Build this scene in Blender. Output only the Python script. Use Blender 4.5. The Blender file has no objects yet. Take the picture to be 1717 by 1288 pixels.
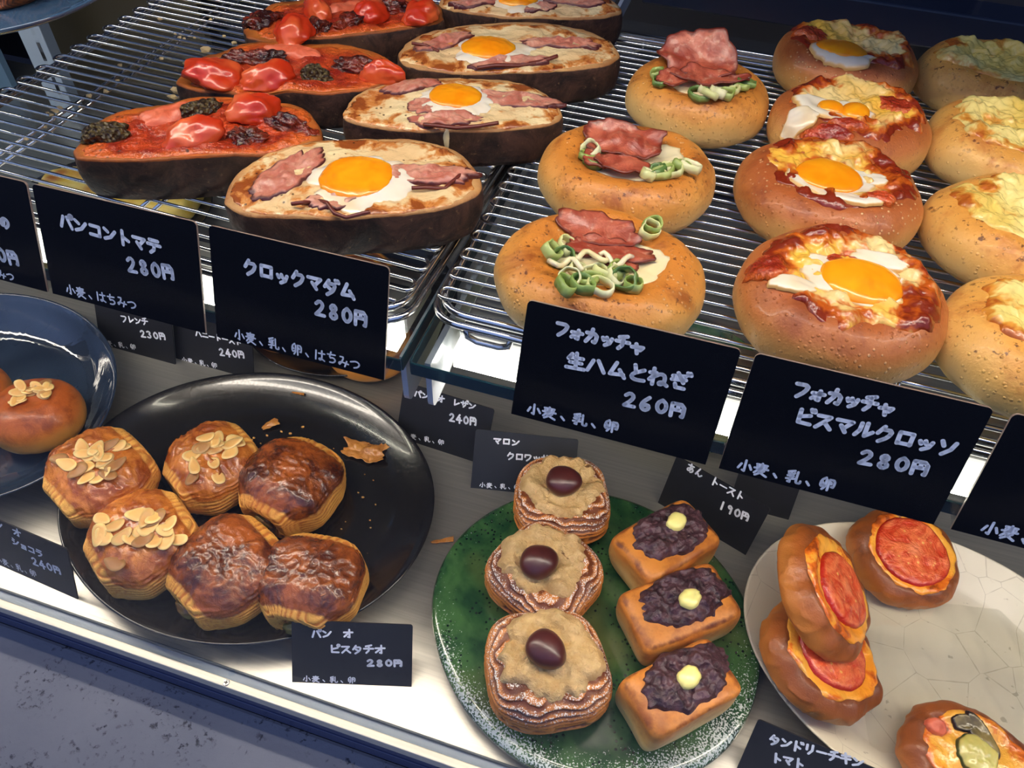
import bpy, bmesh, math, random
from mathutils import Vector, Matrix, noise
R = math.radians
SC = bpy.context.scene
COL = SC.collection

# ------------------------------------------------------------------ camera
# world: x along the counter (right), y into the case, z up from the lower steel deck (metres)
IW, IH, FPX = 1717.0, 1288.0, 1282.7
YAW, PITCH, ROLL, ZC = -0.2701733, 0.8460681, -0.0454705, 0.592
_f = Vector((math.sin(YAW)*math.cos(PITCH), math.cos(YAW)*math.cos(PITCH), -math.sin(PITCH)))
_r = Vector((math.cos(YAW), -math.sin(YAW), 0.0))
_d = _f.cross(_r)
CR = _r*math.cos(ROLL) + _d*math.sin(ROLL)
CD = -_r*math.sin(ROLL) + _d*math.cos(ROLL)
CF = _f
cam = bpy.data.cameras.new('camera'); cam.sensor_fit = 'HORIZONTAL'; cam.sensor_width = 36.0
cam.lens = 36.0*FPX/IW; cam.clip_start = 0.01; cam.clip_end = 50
cam_o = bpy.data.objects.new('camera', cam); COL.objects.link(cam_o)
m = Matrix.Identity(4)
for i in range(3):
    m[i][0], m[i][1], m[i][2] = CR[i], -CD[i], -CF[i]
m[2][3] = ZC
cam_o.matrix_world = m
SC.camera = cam_o
CAMPOS = Vector((0, 0, ZC))

def ray(px, py):
    return CF + CR*((px-IW/2)/FPX) + CD*((py-IH/2)/FPX)
def W(px, py, z):
    "measured point of the photograph -> point of the place at height z"
    d = ray(px, py); return CAMPOS + d*((z-ZC)/d.z)

# ------------------------------------------------------------------ light and exposure
SC.view_settings.view_transform = 'Standard'
SC.view_settings.look = 'None'
SC.view_settings.exposure = 0.0
SC.view_settings.gamma = 1.0
SC.cycles.use_denoising = True
SC.cycles.max_bounces = 10
SC.cycles.transparent_max_bounces = 24
SC.cycles.caustics_reflective = False
SC.cycles.caustics_refractive = False
SC.cycles.sample_clamp_indirect = 6.0

world = bpy.data.worlds.new('world'); SC.world = world; world.use_nodes = True
nt = world.node_tree; nt.nodes.clear()
out = nt.nodes.new('ShaderNodeOutputWorld'); bg = nt.nodes.new('ShaderNodeBackground')
tc = nt.nodes.new('ShaderNodeTexCoord'); sep = nt.nodes.new('ShaderNodeSeparateXYZ')
def wmap(sock, lo, hi):
    n = nt.nodes.new('ShaderNodeMapRange'); n.interpolation_type = 'SMOOTHSTEP'
    n.inputs['From Min'].default_value = lo; n.inputs['From Max'].default_value = hi
    nt.links.new(sep.outputs[sock], n.inputs['Value']); return n.outputs[0]
nt.links.new(tc.outputs['Generated'], sep.inputs[0])
mu = nt.nodes.new('ShaderNodeMath'); mu.operation = 'MULTIPLY'            # bluish shop front before the counter, dark floor, dark back room
nt.links.new(wmap('Y', 0.35, -0.5), mu.inputs[0]); nt.links.new(wmap('Z', -0.15, 0.55), mu.inputs[1])
cr = nt.nodes.new('ShaderNodeMix'); cr.data_type = 'RGBA'
cr.inputs[6].default_value = (0.007, 0.009, 0.020, 1); cr.inputs[7].default_value = (0.34, 0.48, 0.95, 1)
nt.links.new(mu.outputs[0], cr.inputs[0]); nt.links.new(cr.outputs[2], bg.inputs[0]); nt.links.new(bg.outputs[0], out.inputs[0])
WORLD_BG = bg
bg.inputs[1].default_value = 1.0

def area(name, loc, target, sx, sy, power, color):
    l = bpy.data.lights.new(name, 'AREA'); l.shape = 'RECTANGLE'; l.size = sx; l.size_y = sy
    l.energy = power; l.color = color
    o = bpy.data.objects.new(name, l); COL.objects.link(o); o.location = loc
    o.rotation_euler = (Vector(target)-Vector(loc)).to_track_quat('-Z', 'Y').to_euler()
    return o
# daylight reaching the counter from the shop front and a shop ceiling lamp above the customer
area('shop_ceiling_light', (-0.1, -0.25, 1.75), (-0.05, 0.3, 0.2), 1.0, 0.5, 1.6, (1.0, 0.90, 0.78))
area('window_daylight', (-1.7, 1.7, 1.3), (-0.3, 0.5, 0.3), 0.9, 0.9, 4.0, (0.35, 0.55, 1.0))

# ------------------------------------------------------------------ helpers
def lin(c):
    def g(v):
        v = v/255.0
        return v/12.92 if v <= 0.04045 else ((v+0.055)/1.055)**2.4
    return (g(c[0]), g(c[1]), g(c[2]), 1.0)

def sstep(a, b, x):
    t = max(0.0, min(1.0, (x-a)/(b-a))); return t*t*(3-2*t)

def spow(v, p):
    return math.copysign(abs(v)**p, v)

def nz(v, s=1.0, seed=0.0):
    return noise.noise(Vector((v[0]*s+seed*7.31, v[1]*s-seed*3.7, v[2]*s+seed*5.13)))

def fbm(v, s, seed=0.0, octv=3):
    t = 0.0; a = 1.0
    for k in range(octv):
        t += a*nz(v, s*(2.03**k), seed+k*11.0); a *= 0.5
    return t

def tag(o, label=None, cat=None, group=None, kind=None):
    if label: o['label'] = label
    if cat: o['category'] = cat
    if group: o['group'] = group
    if kind: o['kind'] = kind
    return o

class Root:
    "an Empty at a thing's base, with the transform kept for placing parts"
    def __init__(s, name, loc, rz=0.0, label=None, cat=None, group=None, tilt=None):
        s.o = bpy.data.objects.new(name, None); COL.objects.link(s.o)
        s.o.empty_display_size = 0.02
        s.M = Matrix.Translation(Vector(loc)) @ Matrix.Rotation(rz, 4, 'Z')
        if tilt is not None: s.M = s.M @ tilt
        s.o.matrix_world = s.M
        s.I = s.M.inverted()
        tag(s.o, label, cat, group)
    def at(s, px, py, z):
        return s.I @ W(px, py, z)

def mesh(name, verts, faces, mat, parent=None, smooth=True, attrs=None, kind=None):
    me = bpy.data.meshes.new(name)
    me.from_pydata([tuple(v) for v in verts], [], faces)
    if attrs:
        for k, vals in attrs.items():
            at = me.attributes.new(k, 'FLOAT', 'POINT'); at.data.foreach_set('value', [float(x) for x in vals])
    if smooth: me.polygons.foreach_set('use_smooth', [True]*len(me.polygons))
    me.materials.append(mat)
    me.update()
    o = bpy.data.objects.new(name, me); COL.objects.link(o)
    if parent is not None:
        o.parent = parent.o if isinstance(parent, Root) else parent
    if kind: o['kind'] = kind
    return o

def child(o, parent):
    o.parent = parent; return o

def bevelled_box(name, lo, hi, mat, parent=None, bev=0.001, seg=2, smooth=False, kind=None):
    bm = bmesh.new(); bmesh.ops.create_cube(bm, size=1.0)
    for v in bm.verts:
        v.co = Vector([(lo[i]+hi[i])/2 + v.co[i]*(hi[i]-lo[i]) for i in range(3)])
    if bev > 0:
        bmesh.ops.bevel(bm, geom=bm.edges[:], offset=bev, segments=seg, affect='EDGES', profile=0.5)
    me = bpy.data.meshes.new(name); bm.to_mesh(me); bm.free(); me.materials.append(mat)
    o = bpy.data.objects.new(name, me); COL.objects.link(o)
    if parent is not None: o.parent = parent.o if isinstance(parent, Root) else parent
    if kind: o['kind'] = kind
    return o

def tube_geo(pts, r, n=8, closed=False):
    V = []; F = []; N = len(pts); pts = [Vector(p) for p in pts]
    up = Vector((0, 0, 1)); prev = None
    for i, p in enumerate(pts):
        if closed: t = pts[(i+1) % N]-pts[i-1]
        else: t = pts[min(i+1, N-1)]-pts[max(i-1, 0)]
        t.normalize()
        if prev is None:
            a = t.cross(up)
            if a.length < 1e-4: a = t.cross(Vector((1, 0, 0)))
            a.normalize()
        else:
            a = prev - t*prev.dot(t); a.normalize()
        prev = a; b = t.cross(a)
        for k in range(n):
            q = 2*math.pi*k/n
            V.append(p + a*(r*math.cos(q)) + b*(r*math.sin(q)))
    rng = N if closed else N-1
    for i in range(rng):
        j = (i+1) % N
        for k in range(n):
            F.append((i*n+k, i*n+(k+1) % n, j*n+(k+1) % n, j*n+k))
    if not closed:
        F.append(tuple(range(n-1, -1, -1))); F.append(tuple((N-1)*n+k for k in range(n)))
    return V, F

def join_geo(parts):
    V = []; F = []
    for v, f in parts:
        o = len(V); V += v; F += [tuple(i+o for i in q) for q in f]
    return V, F

_ico = {}
def ico(level):
    if level not in _ico:
        bm = bmesh.new(); bmesh.ops.create_icosphere(bm, subdivisions=level, radius=1.0)
        bm.verts.ensure_lookup_table()
        _ico[level] = ([v.co.copy().normalized() for v in bm.verts], [tuple(v.index for v in f.verts) for f in bm.faces])
        bm.free()
    return _ico[level]

def blob(name, mat, parent, level, fn, keys=()):
    D, F = ico(level); V = []; A = {k: [] for k in keys}
    for d in D:
        r = fn(d)
        if keys:
            V.append(r[0])
            for k, x in zip(keys, r[1:]): A[k].append(x)
        else: V.append(r)
    return mesh(name, V, F, mat, parent, True, A)

def patch(name, mat, parent, hf, cx, cy, rx, ry, rot=0.0, irr=0.1, ifreq=1.6, th=0.002, dome=0.0, bump=0.0, bs=200.0,
          nr=16, nt_=56, seed=0.0, edge=6.0, sink=0.0015, rimlift=0.0, under=True):
    "a topping lying on the surface hf(x, y): irregular outline, own thickness, own relief"
    V = []; F = []; S = []
    c, s_ = math.cos(rot), math.sin(rot)
    V.append(None); S.append(0.0)
    rows = [k/nr for k in range(1, nr+1)]
    def pos(s, q, last=False):
        ir = 1.0 + irr*nz((math.cos(q)*ifreq, math.sin(q)*ifreq, 0), 1.0, seed) + irr*0.5*nz((math.cos(q)*ifreq*3.1, math.sin(q)*ifreq*3.1, 3), 1.0, seed)
        lx, ly = rx*ir*s*math.cos(q), ry*ir*s*math.sin(q)
        x, y = cx + lx*c - ly*s_, cy + lx*s_ + ly*c
        e = 1.0 - s**edge
        z = hf(x, y) + th*e + dome*(1-s*s) + rimlift*s**3
        if bump: z += bump*fbm((x, y, 0), bs, seed)*(0.25+0.75*e)
        if last: z = hf(x, y) - sink + (rimlift*0.6 if rimlift else 0)
        return Vector((x, y, z))
    V[0] = pos(0, 0)
    for k, s in enumerate(rows):
        for j in range(nt_):
            V.append(pos(s*0.995, 2*math.pi*j/nt_)); S.append(s)
    for j in range(nt_):
        V.append(pos(1.0, 2*math.pi*j/nt_, True)); S.append(1.0)
    for j in range(nt_): F.append((0, 1+j, 1+(j+1) % nt_))
    for k in range(nr):
        a = 1+k*nt_; b = a+nt_
        for j in range(nt_): F.append((a+j, b+j, b+(j+1) % nt_, a+(j+1) % nt_))
    return mesh(name, V, F, mat, parent, True, {'s': S})

# ------------------------------------------------------------------ materials
class Mat:
    def __init__(s, name, rough=0.5, spec=0.5, metal=0.0, coat=0.0, sss=0.0, sssr=(0.01, 0.004, 0.002)):
        s.m = bpy.data.materials.new(name); s.m.use_nodes = True
        s.nt = s.m.node_tree; s.L = s.nt.links; s.b = s.nt.nodes['Principled BSDF']
        s.b.inputs['Roughness'].default_value = rough; s.b.inputs['Metallic'].default_value = metal
        s.b.inputs['Specular IOR Level'].default_value = spec; s.b.inputs['Coat Weight'].default_value = coat
        if sss:
            s.b.inputs['Subsurface Weight'].default_value = sss; s.b.inputs['Subsurface Radius'].default_value = sssr
            s.b.inputs['Subsurface Scale'].default_value = 0.6
        s._co = None
    def new(s, t, **kw):
        n = s.nt.nodes.new(t)
        for k, v in kw.items(): setattr(n, k, v)
        return n
    def put(s, sock, v):
        if isinstance(v, bpy.types.NodeSocket): s.L.new(v, sock)
        elif v is not None:
            if isinstance(v, (tuple, list)) and len(v) == 3 and sock.type == 'RGBA': v = (*v, 1)
            sock.default_value = v
    def co(s, scale=None):
        if s._co is None:
            t = s.new('ShaderNodeTexCoord'); oi = s.new('ShaderNodeObjectInfo')
            mu = s.new('ShaderNodeMath', operation='MULTIPLY'); s.L.new(oi.outputs['Random'], mu.inputs[0]); mu.inputs[1].default_value = 3.7
            va = s.new('ShaderNodeVectorMath', operation='ADD'); s.L.new(t.outputs['Object'], va.inputs[0]); s.L.new(mu.outputs[0], va.inputs[1])
            s._co = va.outputs[0]; s._obj = t.outputs['Object']
        if scale is None: return s._co
        vm = s.new('ShaderNodeVectorMath', operation='MULTIPLY'); s.L.new(s._co, vm.inputs[0]); vm.inputs[1].default_value = scale
        return vm.outputs[0]
    def noise(s, scale, detail=3.0, rough=0.55, dist=0.0, co=None):
        n = s.new('ShaderNodeTexNoise'); s.put(n.inputs['Vector'], co or s.co())
        n.inputs['Scale'].default_value = scale; n.inputs['Detail'].default_value = detail
        n.inputs['Roughness'].default_value = rough; n.inputs['Distortion'].default_value = dist
        return n.outputs[0]
    def voro(s, scale, feature='F1', out='Distance', rnd=1.0, co=None):
        n = s.new('ShaderNodeTexVoronoi', feature=feature); s.put(n.inputs['Vector'], co or s.co())
        n.inputs['Scale'].default_value = scale; n.inputs['Randomness'].default_value = rnd
        return n.outputs[out]
    def attr(s, name):
        n = s.new('ShaderNodeAttribute', attribute_name=name); return n.outputs['Fac']
    def step(s, f, lo, hi, a=0.0, b=1.0):
        n = s.new('ShaderNodeMapRange', interpolation_type='SMOOTHSTEP'); s.put(n.inputs['Value'], f)
        n.inputs['From Min'].default_value = lo; n.inputs['From Max'].default_value = hi
        n.inputs['To Min'].default_value = a; n.inputs['To Max'].default_value = b
        return n.outputs[0]
    def mth(s, op, a, b=0.0, clamp=False):
        n = s.new('ShaderNodeMath', operation=op, use_clamp=clamp); s.put(n.inputs[0], a); s.put(n.inputs[1], b); return n.outputs[0]
    def mix(s, f, a, b, blend='MIX'):
        n = s.new('ShaderNodeMix', data_type='RGBA', blend_type=blend)
        s.put(n.inputs[0], f); s.put(n.inputs[6], a); s.put(n.inputs[7], b); return n.outputs[2]
    def col(s, c): s.put(s.b.inputs['Base Color'], c); return s
    def rgh(s, c): s.put(s.b.inputs['Roughness'], c); return s
    def bump(s, h, strength=0.5, dist=0.001, prev=None):
        n = s.new('ShaderNodeBump'); s.put(n.inputs['Height'], h); n.inputs['Strength'].default_value = strength
        n.inputs['Distance'].default_value = dist
        if prev is not None: s.L.new(prev, n.inputs['Normal'])
        s.L.new(n.outputs[0], s.b.inputs['Normal']); return n.outputs[0]

def simple(name, rgb, rough=0.5, metal=0.0, spec=0.5, coat=0.0, sss=0.0):
    M = Mat(name, rough, spec, metal, coat, sss); M.col(lin(rgb)); return M.m

def glassy(name, tint, ior=1.45, rough=0.0, edge=None, refl=1.0):
    "thin clear sheet: Fresnel mix of a sharp reflection and a straight see-through"
    M = Mat(name); n = M.nt; n.nodes.remove(M.b)
    o = n.nodes['Material Output']
    g = M.new('ShaderNodeNewGeometry'); dp = M.new('ShaderNodeVectorMath', operation='DOT_PRODUCT')
    M.L.new(g.outputs['Incoming'], dp.inputs[0]); M.L.new(g.outputs['Normal'], dp.inputs[1])
    c1 = M.mth('SUBTRACT', 1.0, M.mth('ABSOLUTE', dp.outputs['Value']), True)
    f0 = ((ior-1)/(ior+1))**2
    fr = M.mth('ADD', M.mth('MULTIPLY', M.mth('POWER', c1, 5.0), 1-f0), f0)
    tr = M.new('ShaderNodeBsdfTransparent'); tr.inputs[0].default_value = (*tint, 1)
    gl = M.new('ShaderNodeBsdfGlossy'); gl.inputs['Roughness'].default_value = rough; gl.inputs[0].default_value = (1, 1, 1, 1)
    f = M.mth('MULTIPLY', fr, refl, True)
    mx = M.new('ShaderNodeMixShader'); M.L.new(f, mx.inputs[0]); M.L.new(tr.outputs[0], mx.inputs[1]); M.L.new(gl.outputs[0], mx.inputs[2])
    M.L.new(mx.outputs[0], o.inputs['Surface'])
    return M.m

def emit(name, rgb, strength):
    M = Mat(name); M.nt.nodes.remove(M.b); e = M.new('ShaderNodeEmission')
    e.inputs[0].default_value = (*rgb, 1); e.inputs[1].default_value = strength
    M.L.new(e.outputs[0], M.nt.nodes['Material Output'].inputs['Surface']); return M.m
# ------------------------------------------------------------------ setting: counter, glass, shelf
def m_steel():
    M = Mat('brushed_steel', 0.33, 0.5, 0.75)
    t = M.new('ShaderNodeTexCoord'); mp = M.new('ShaderNodeMapping'); M.L.new(t.outputs['Object'], mp.inputs[0])
    mp.inputs['Scale'].default_value = (5, 330, 1)
    n = M.noise(1.0, 4, 0.7, co=mp.outputs[0])
    big = M.noise(7.0, 3)
    M.col(M.mix(n, lin((150, 147, 140)), lin((204, 199, 188))))
    M.rgh(M.step(M.mth('ADD', n, M.mth('MULTIPLY', big, 0.4)), 0.3, 1.0, 0.27, 0.42))
    M.b.inputs['Anisotropic'].default_value = 0.75
    tg = M.new('ShaderNodeTangent', direction_type='RADIAL', axis='Z')
    tv = M.new('ShaderNodeCombineXYZ'); tv.inputs[0].default_value = 1.0
    M.L.new(tv.outputs[0], M.b.inputs['Tangent'])
    M.bump(n, 0.05, 0.0004)
    return M.m
STEEL = m_steel()
def m_trim():
    M = Mat('trim_aluminium', 0.42, 0.5, 0.35)
    t = M.new('ShaderNodeTexCoord'); mp = M.new('ShaderNodeMapping'); M.L.new(t.outputs['Object'], mp.inputs[0])
    mp.inputs['Scale'].default_value = (14, 900, 900)
    n = M.noise(1.0, 3, 0.6, co=mp.outputs[0]); M.col(M.mix(n, lin((196, 188, 168)), lin((232, 224, 204)))); return M.m
TRIM = m_trim()
def m_concrete():
    M = Mat('ambient_blue_concrete', 0.75, 0.3)
    a = M.noise(9, 6, 0.6); b = M.noise(210, 4, 0.65); c = M.noise(26, 5, 0.7, 0.6)
    pits = M.mth('MULTIPLY', M.step(b, 0.54, 0.66), M.step(c, 0.46, 0.60))
    base = M.mix(a, lin((92, 96, 110)), lin((122, 124, 134)))  # grey concrete with the blue of the ambient light put into its colour
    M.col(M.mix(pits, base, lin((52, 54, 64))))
    h = M.mth('SUBTRACT', M.mth('MULTIPLY', b, 0.5), pits)
    M.bump(h, 0.55, 0.002); return M.m
CONCRETE = m_concrete()
NAVY = simple('navy_lacquer', (58, 66, 98), 0.25)
BLACK = simple('black_gap', (8, 8, 12), 0.7)
GASKET = simple('clear_gasket', (126, 138, 152), 0.3)
DARKGASKET = simple('dark_gasket', (52, 62, 70), 0.4)
DARK = simple('dark_back_panel', (16, 18, 26), 0.55)
DARKGREY = simple('dark_grey_panel', (44, 46, 56), 0.5)
CHROME = Mat('chrome_wire', 0.13, 0.5, 1.0).col(lin((218, 216, 214))).m
SHELFGLASS = glassy('shelf_glass', (0.955, 0.975, 0.965), 1.5)
PANEGLASS = glassy('pane_glass', (0.985, 0.992, 0.992), 1.45, refl=0.22)      # coated low-reflection front pane
def m_edge():
    M = Mat('glass_edge', 0.08, 0.6); M.col(lin((34, 70, 80))); M.b.inputs['Transmission Weight'].default_value = 0.35; return M.m
GEDGE = m_edge()
ACRYL = glassy('clear_acrylic', (0.93, 0.94, 0.95), 1.49)

X0, X1 = -1.25, 0.75
bevelled_box('case_deck_floor', (X0, 0.1565, -0.012), (X1, 0.90, 0.0), STEEL, bev=0.0, kind='structure')
bevelled_box('trim_1', (X0, 0.142, -0.0115), (X1, 0.1482, 0.0015), TRIM, bev=0.0006, kind='structure')
bevelled_box('trim_2', (X0, 0.1483, -0.011), (X1, 0.1548, -0.002), GASKET, bev=0.0, kind='structure')
bevelled_box('trim_3', (X0, 0.1549, -0.011), (X1, 0.1564, 0.0012), DARKGASKET, bev=0.0004, kind='structure')
bevelled_box('trim_4', (X0, 0.1425, -0.0225), (X1, 0.156, -0.0116), NAVY, bev=0.0005, kind='structure')
bevelled_box('trim_5', (X0, 0.1450, -0.0280), (X1, 0.156, -0.0226), BLACK, bev=0.0, kind='structure')
bevelled_box('trim_6', (X0, 0.1425, -0.0450), (X1, 0.156, -0.0281), NAVY, bev=0.0005, kind='structure')
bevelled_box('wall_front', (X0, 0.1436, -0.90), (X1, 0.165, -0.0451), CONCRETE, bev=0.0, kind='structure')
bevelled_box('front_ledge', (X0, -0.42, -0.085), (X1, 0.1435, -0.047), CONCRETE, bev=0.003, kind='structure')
bevelled_box('window_1', (X0, 0.1490, -0.0018), (X1, 0.1540, 1.02), PANEGLASS, bev=0.0, kind='structure')
bevelled_box('wall_back', (X0, 0.93, -0.01), (X1+0.6, 0.95, 1.05), DARK, bev=0.0, kind='structure')
bevelled_box('wall_left', (X0-0.02, 0.157, -0.01), (X0, 0.93, 1.05), DARKGREY, bev=0.0, kind='structure')

# screw in the trim
sp = W(381, 1142, 0.0015)
sr = Root('trim_screw', (sp.x, 0.1451, 0.0015), 0.3, 'small cross-head screw sunk in the pale metal front trim', 'screw')
def disc_geo(r, h, n=24, cx=0, cy=0, z0=0):
    V = [(cx+r*math.cos(2*math.pi*k/n), cy+r*math.sin(2*math.pi*k/n), z0) for k in range(n)]
    V += [(cx+r*0.85*math.cos(2*math.pi*k/n), cy+r*0.85*math.sin(2*math.pi*k/n), z0+h) for k in range(n)]
    F = [(k, (k+1) % n, n+(k+1) % n, n+k) for k in range(n)] + [tuple(range(n, 2*n))]
    return V, F
v, f = disc_geo(0.0026, 0.0006); mesh('screw_head', v, f, CHROME, sr, False)
cv = []; cf = []
for a in (0, math.pi/2):
    c, s = math.cos(a), math.sin(a); o = len(cv)
    for x, y in ((-.0017, -.0003), (.0017, -.0003), (.0017, .0003), (-.0017, .0003)):
        cv.append((x*c-y*s, x*s+y*c, 0.00075))
    cf.append((o, o+1, o+2, o+3))
mesh('cross_slot', cv, cf, BLACK, sr, False)

# glass shelves: two panes meeting in the middle of the case
ZS = 0.313
def shelf(x0, x1, label):
    r = Root('glass_shelf', ((x0+x1)/2, 0.2346, ZS-0.008), 0, label, 'shelf', 'glass shelves')
    hx = (x1-x0)/2
    bevelled_box('pane', (-hx, 0.0012, 0), (hx, 0.43, 0.008), SHELFGLASS, r, bev=0.0)
    V = []; F = []
    for lo, hi in (((-hx, 0, 0), (hx, 0.0011, 0.008)), ((-hx-0.0008, 0.0012, 0), (-hx-0.0001, 0.43, 0.008)), ((hx+0.0001, 0.0012, 0), (hx+0.0008, 0.43, 0.008))):
        o = len(V)
        V += [(lo[0], lo[1], lo[2]), (hi[0], lo[1], lo[2]), (hi[0], hi[1], lo[2]), (lo[0], hi[1], lo[2]),
              (lo[0], lo[1], hi[2]), (hi[0], lo[1], hi[2]), (hi[0], hi[1], hi[2]), (lo[0], hi[1], hi[2])]
        F += [tuple(i+o for i in q) for q in ((0, 3, 2, 1), (4, 5, 6, 7), (0, 1, 5, 4), (1, 2, 6, 5), (2, 3, 7, 6), (3, 0, 4, 7))]
    mesh('polished_edge', V, F, GEDGE, r, False)
    return r
shelf(X0+0.002, -0.1235, 'long clear glass shelf under the left wire rack')
shelf(-0.1180, 0.74, 'clear glass shelf under the right wire rack')

BRACK = Mat('polished_bracket', 0.25, 0.5, 0.45).col(lin((206, 214, 226))).m
# steel arms under the joint of the two panes
for k, (bx, lab) in enumerate(((-0.1270, 'chrome shelf arm at the joint, nearer the left rack'), (-0.1130, 'chrome shelf arm at the joint, nearer the right rack'))):
    V = []; F = []
    prof = [(0.2445, 0.2740), (0.2452, 0.2712), (0.2470, 0.2693), (0.2500, 0.2688), (0.262, 0.2705), (0.315, 0.287), (0.93, 0.287), (0.93, 0.3045), (0.2445, 0.3045)]
    for x in (-0.0016, 0.0016):
        V += [(x, y-0.2445, z-0.2675) for y, z in prof]
    n = len(prof)
    F = [tuple(range(n-1, -1, -1)), tuple(range(n, 2*n))] + [(i, (i+1) % n, n+(i+1) % n, n+i) for i in range(n)]
    o = mesh('shelf_bracket', V, F, BRACK, None, False); o.location = (bx, 0.2445, 0.2675)
    tag(o, lab, 'bracket', 'shelf brackets')

# strip lamps: one high at the front of the case, two below the front of the glass shelf (seen through the glass)
TUBE = emit('lamp_diffuser', (1.0, 0.89, 0.74), 37.0)
TUBE2 = emit('shelf_lamp_diffuser', (1.0, 0.89, 0.75), 43.0)
GLOWM = emit('shelf_lamp_rim', (1.0, 0.95, 0.86), 3.0)
ALU = Mat('lamp_aluminium', 0.35, 0.5, 0.8).col(lin((190, 188, 186))).m
def top_lamp(x0, x1, y, z, w, label):
    r = Root('strip_lamp', ((x0+x1)/2, y, z), 0, label, 'lamp', 'strip lamps of the case'); h = (x1-x0)/2
    bevelled_box('housing', (-h, -0.030, 0.003), (h, 0.034, 0.03), ALU, r, 0.002)
    bevelled_box('added_light_lip', (-h, -0.0145, -0.047), (h, -0.0130, 0.0029), ALU, r, 0.0)  # unseen lip added to hold the lamp's light back from the front ledge
    bevelled_box('diffuser', (-h+0.004, -w/2, 0.0), (h-0.004, w/2, 0.0029), TUBE, r, 0.0)
    return r
def shelf_lamp(x0, x1, label):
    r = Root('strip_lamp', ((x0+x1)/2, 0.2675, 0.288), 0, label, 'lamp', 'strip lamps of the case'); h = (x1-x0)/2
    bevelled_box('housing', (-h, 0.0063, 0.002), (h, 0.044, 0.0150), ALU, r, 0.001)
    for y0, y1 in ((0.0128, 0.0150), (0.0270, 0.0300)): bevelled_box('groove', (-h+0.001, y0, 0.01501), (h-0.001, y1, 0.0153), DARKGREY, r, 0.0)
    bevelled_box('diffuser', (-h+0.001, -0.0062, 0.0), (h-0.001, 0.0062, 0.0020), TUBE2, r, 0.0)
    bevelled_box('glowing_rim', (-h+0.001, -0.0062, 0.00201), (h-0.001, 0.0062, 0.0120), GLOWM, r, 0.0)
    return r
top_lamp(-1.19, 0.715, 0.272, 0.665, 0.020, 'long strip lamp high above the front of the wire racks')
shelf_lamp(-1.19, -0.1375, 'strip lamp under the glass shelf front, left of the chrome arms')
shelf_lamp(-0.1065, 0.715, 'strip lamp under the glass shelf front, right of the chrome arms')
for i, x in enumerate((X0+0.03, 0.730)):
    o = bevelled_box('lamp_post', (x-0.010, 0.262, 0.0), (x+0.010, 0.282, 1.03), ALU, None, 0.001)
    tag(o, ('left' if i == 0 else 'right') + ' metal post carrying the strip lamps', 'post', 'lamp posts')
# unseen dark board added over the rear right corner to shade the last breads
o = bevelled_box('added_shade_board', (-0.075, 0.418, 0.486), (X1-0.01, 0.424, 0.66), DARK, None, 0.001)
tag(o, 'added dark board, out of view, shading the rear right of the rack', 'board')
# ------------------------------------------------------------------ wire racks
def rack(px, rz, width, depth, pitch, label):
    "serpentine chrome grid on a rounded wire frame with feet; local x along the bars, y into the case"
    z = 0.333 - ZS
    r = Root('cooling_rack', (px[0], px[1], ZS), rz, label, 'rack', 'chrome wire racks')
    rw = 0.00105; n = int(depth/pitch); rad = pitch/2; pts = []
    for k in range(n):
        y = (k+0.7)*pitch; a, b = (rad, width-rad)
        if k % 2 == 0:
            pts += [(b, y, 0), ((a+b)/2, y, 0), (a, y, 0)]
            if k < n-1: pts += [(a-rad*math.sin(q), y+rad-rad*math.cos(q), 0) for q in [math.pi*i/8 for i in range(1, 8)]]
        else:
            pts += [(a, y, 0), ((a+b)/2, y, 0), (b, y, 0)]
            if k < n-1: pts += [(b+rad*math.sin(q), y+rad-rad*math.cos(q), 0) for q in [math.pi*i/8 for i in range(1, 8)]]
    zt = z-rw
    V, F = tube_geo([(p[0], p[1], zt) for p in pts], rw, 8)
    mesh('wire_grid', V, F, CHROME, r)
    def loop(off, zz, rr):
        x0, x1, y0, y1, q = -off, width+off, -off, depth+off, 0.016
        P = []
        for cx, cy, a0 in ((x1-q, y0+q, -90), (x1-q, y1-q, 0), (x0+q, y1-q, 90), (x0+q, y0+q, 180)):
            P += [(cx+q*math.cos(R(a0+i*15)), cy+q*math.sin(R(a0+i*15)), zz) for i in range(7)]
        return tube_geo(P, rr, 8, True)
    V, F = join_geo([loop(-0.001, zt-0.0042, 0.0021), loop(0.0020, zt-0.0085, 0.0021)])
    mesh('frame', V, F, CHROME, r)
    for k in range(3):
        x = width*(0.17+0.33*k)
        V, F = join_geo([tube_geo([(x+dx, 0.001, zt-0.0022), (x+dx, depth-0.001, zt-0.0022)], 0.0011) for dx in (-0.004, 0.004)])
        mesh('cross_wire', V, F, CHROME, r)
    for x in (0.03, width-0.03):
        for y in (0.0, depth):
            s = -1 if y == 0 else 1
            P = [(x-0.012, y+s*0.002, zt-0.008), (x-0.011, y+s*0.002, 0.004), (x-0.006, y+s*0.002, 0.0018), (x+0.006, y+s*0.002, 0.0018), (x+0.011, y+s*0.002, 0.004), (x+0.012, y+s*0.002, zt-0.008)]
            V, F = tube_geo(P, 0.0018); mesh('foot', V, F, CHROME, r)
    return r
RZL = R(-2.2)
_rx = Vector((math.cos(RZL), math.sin(RZL), 0))
rack(Vector((-0.1290, 0.250, 0)) - _rx*0.334, RZL, 0.334, 0.355, 0.0086, 'chrome wire rack carrying the tomato toasts and egg toasts')
rack(Vector((-0.1150, 0.2600, 0)), 0.0, 0.44, 0.345, 0.00828, 'chrome wire rack carrying the round focaccia breads')
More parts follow.
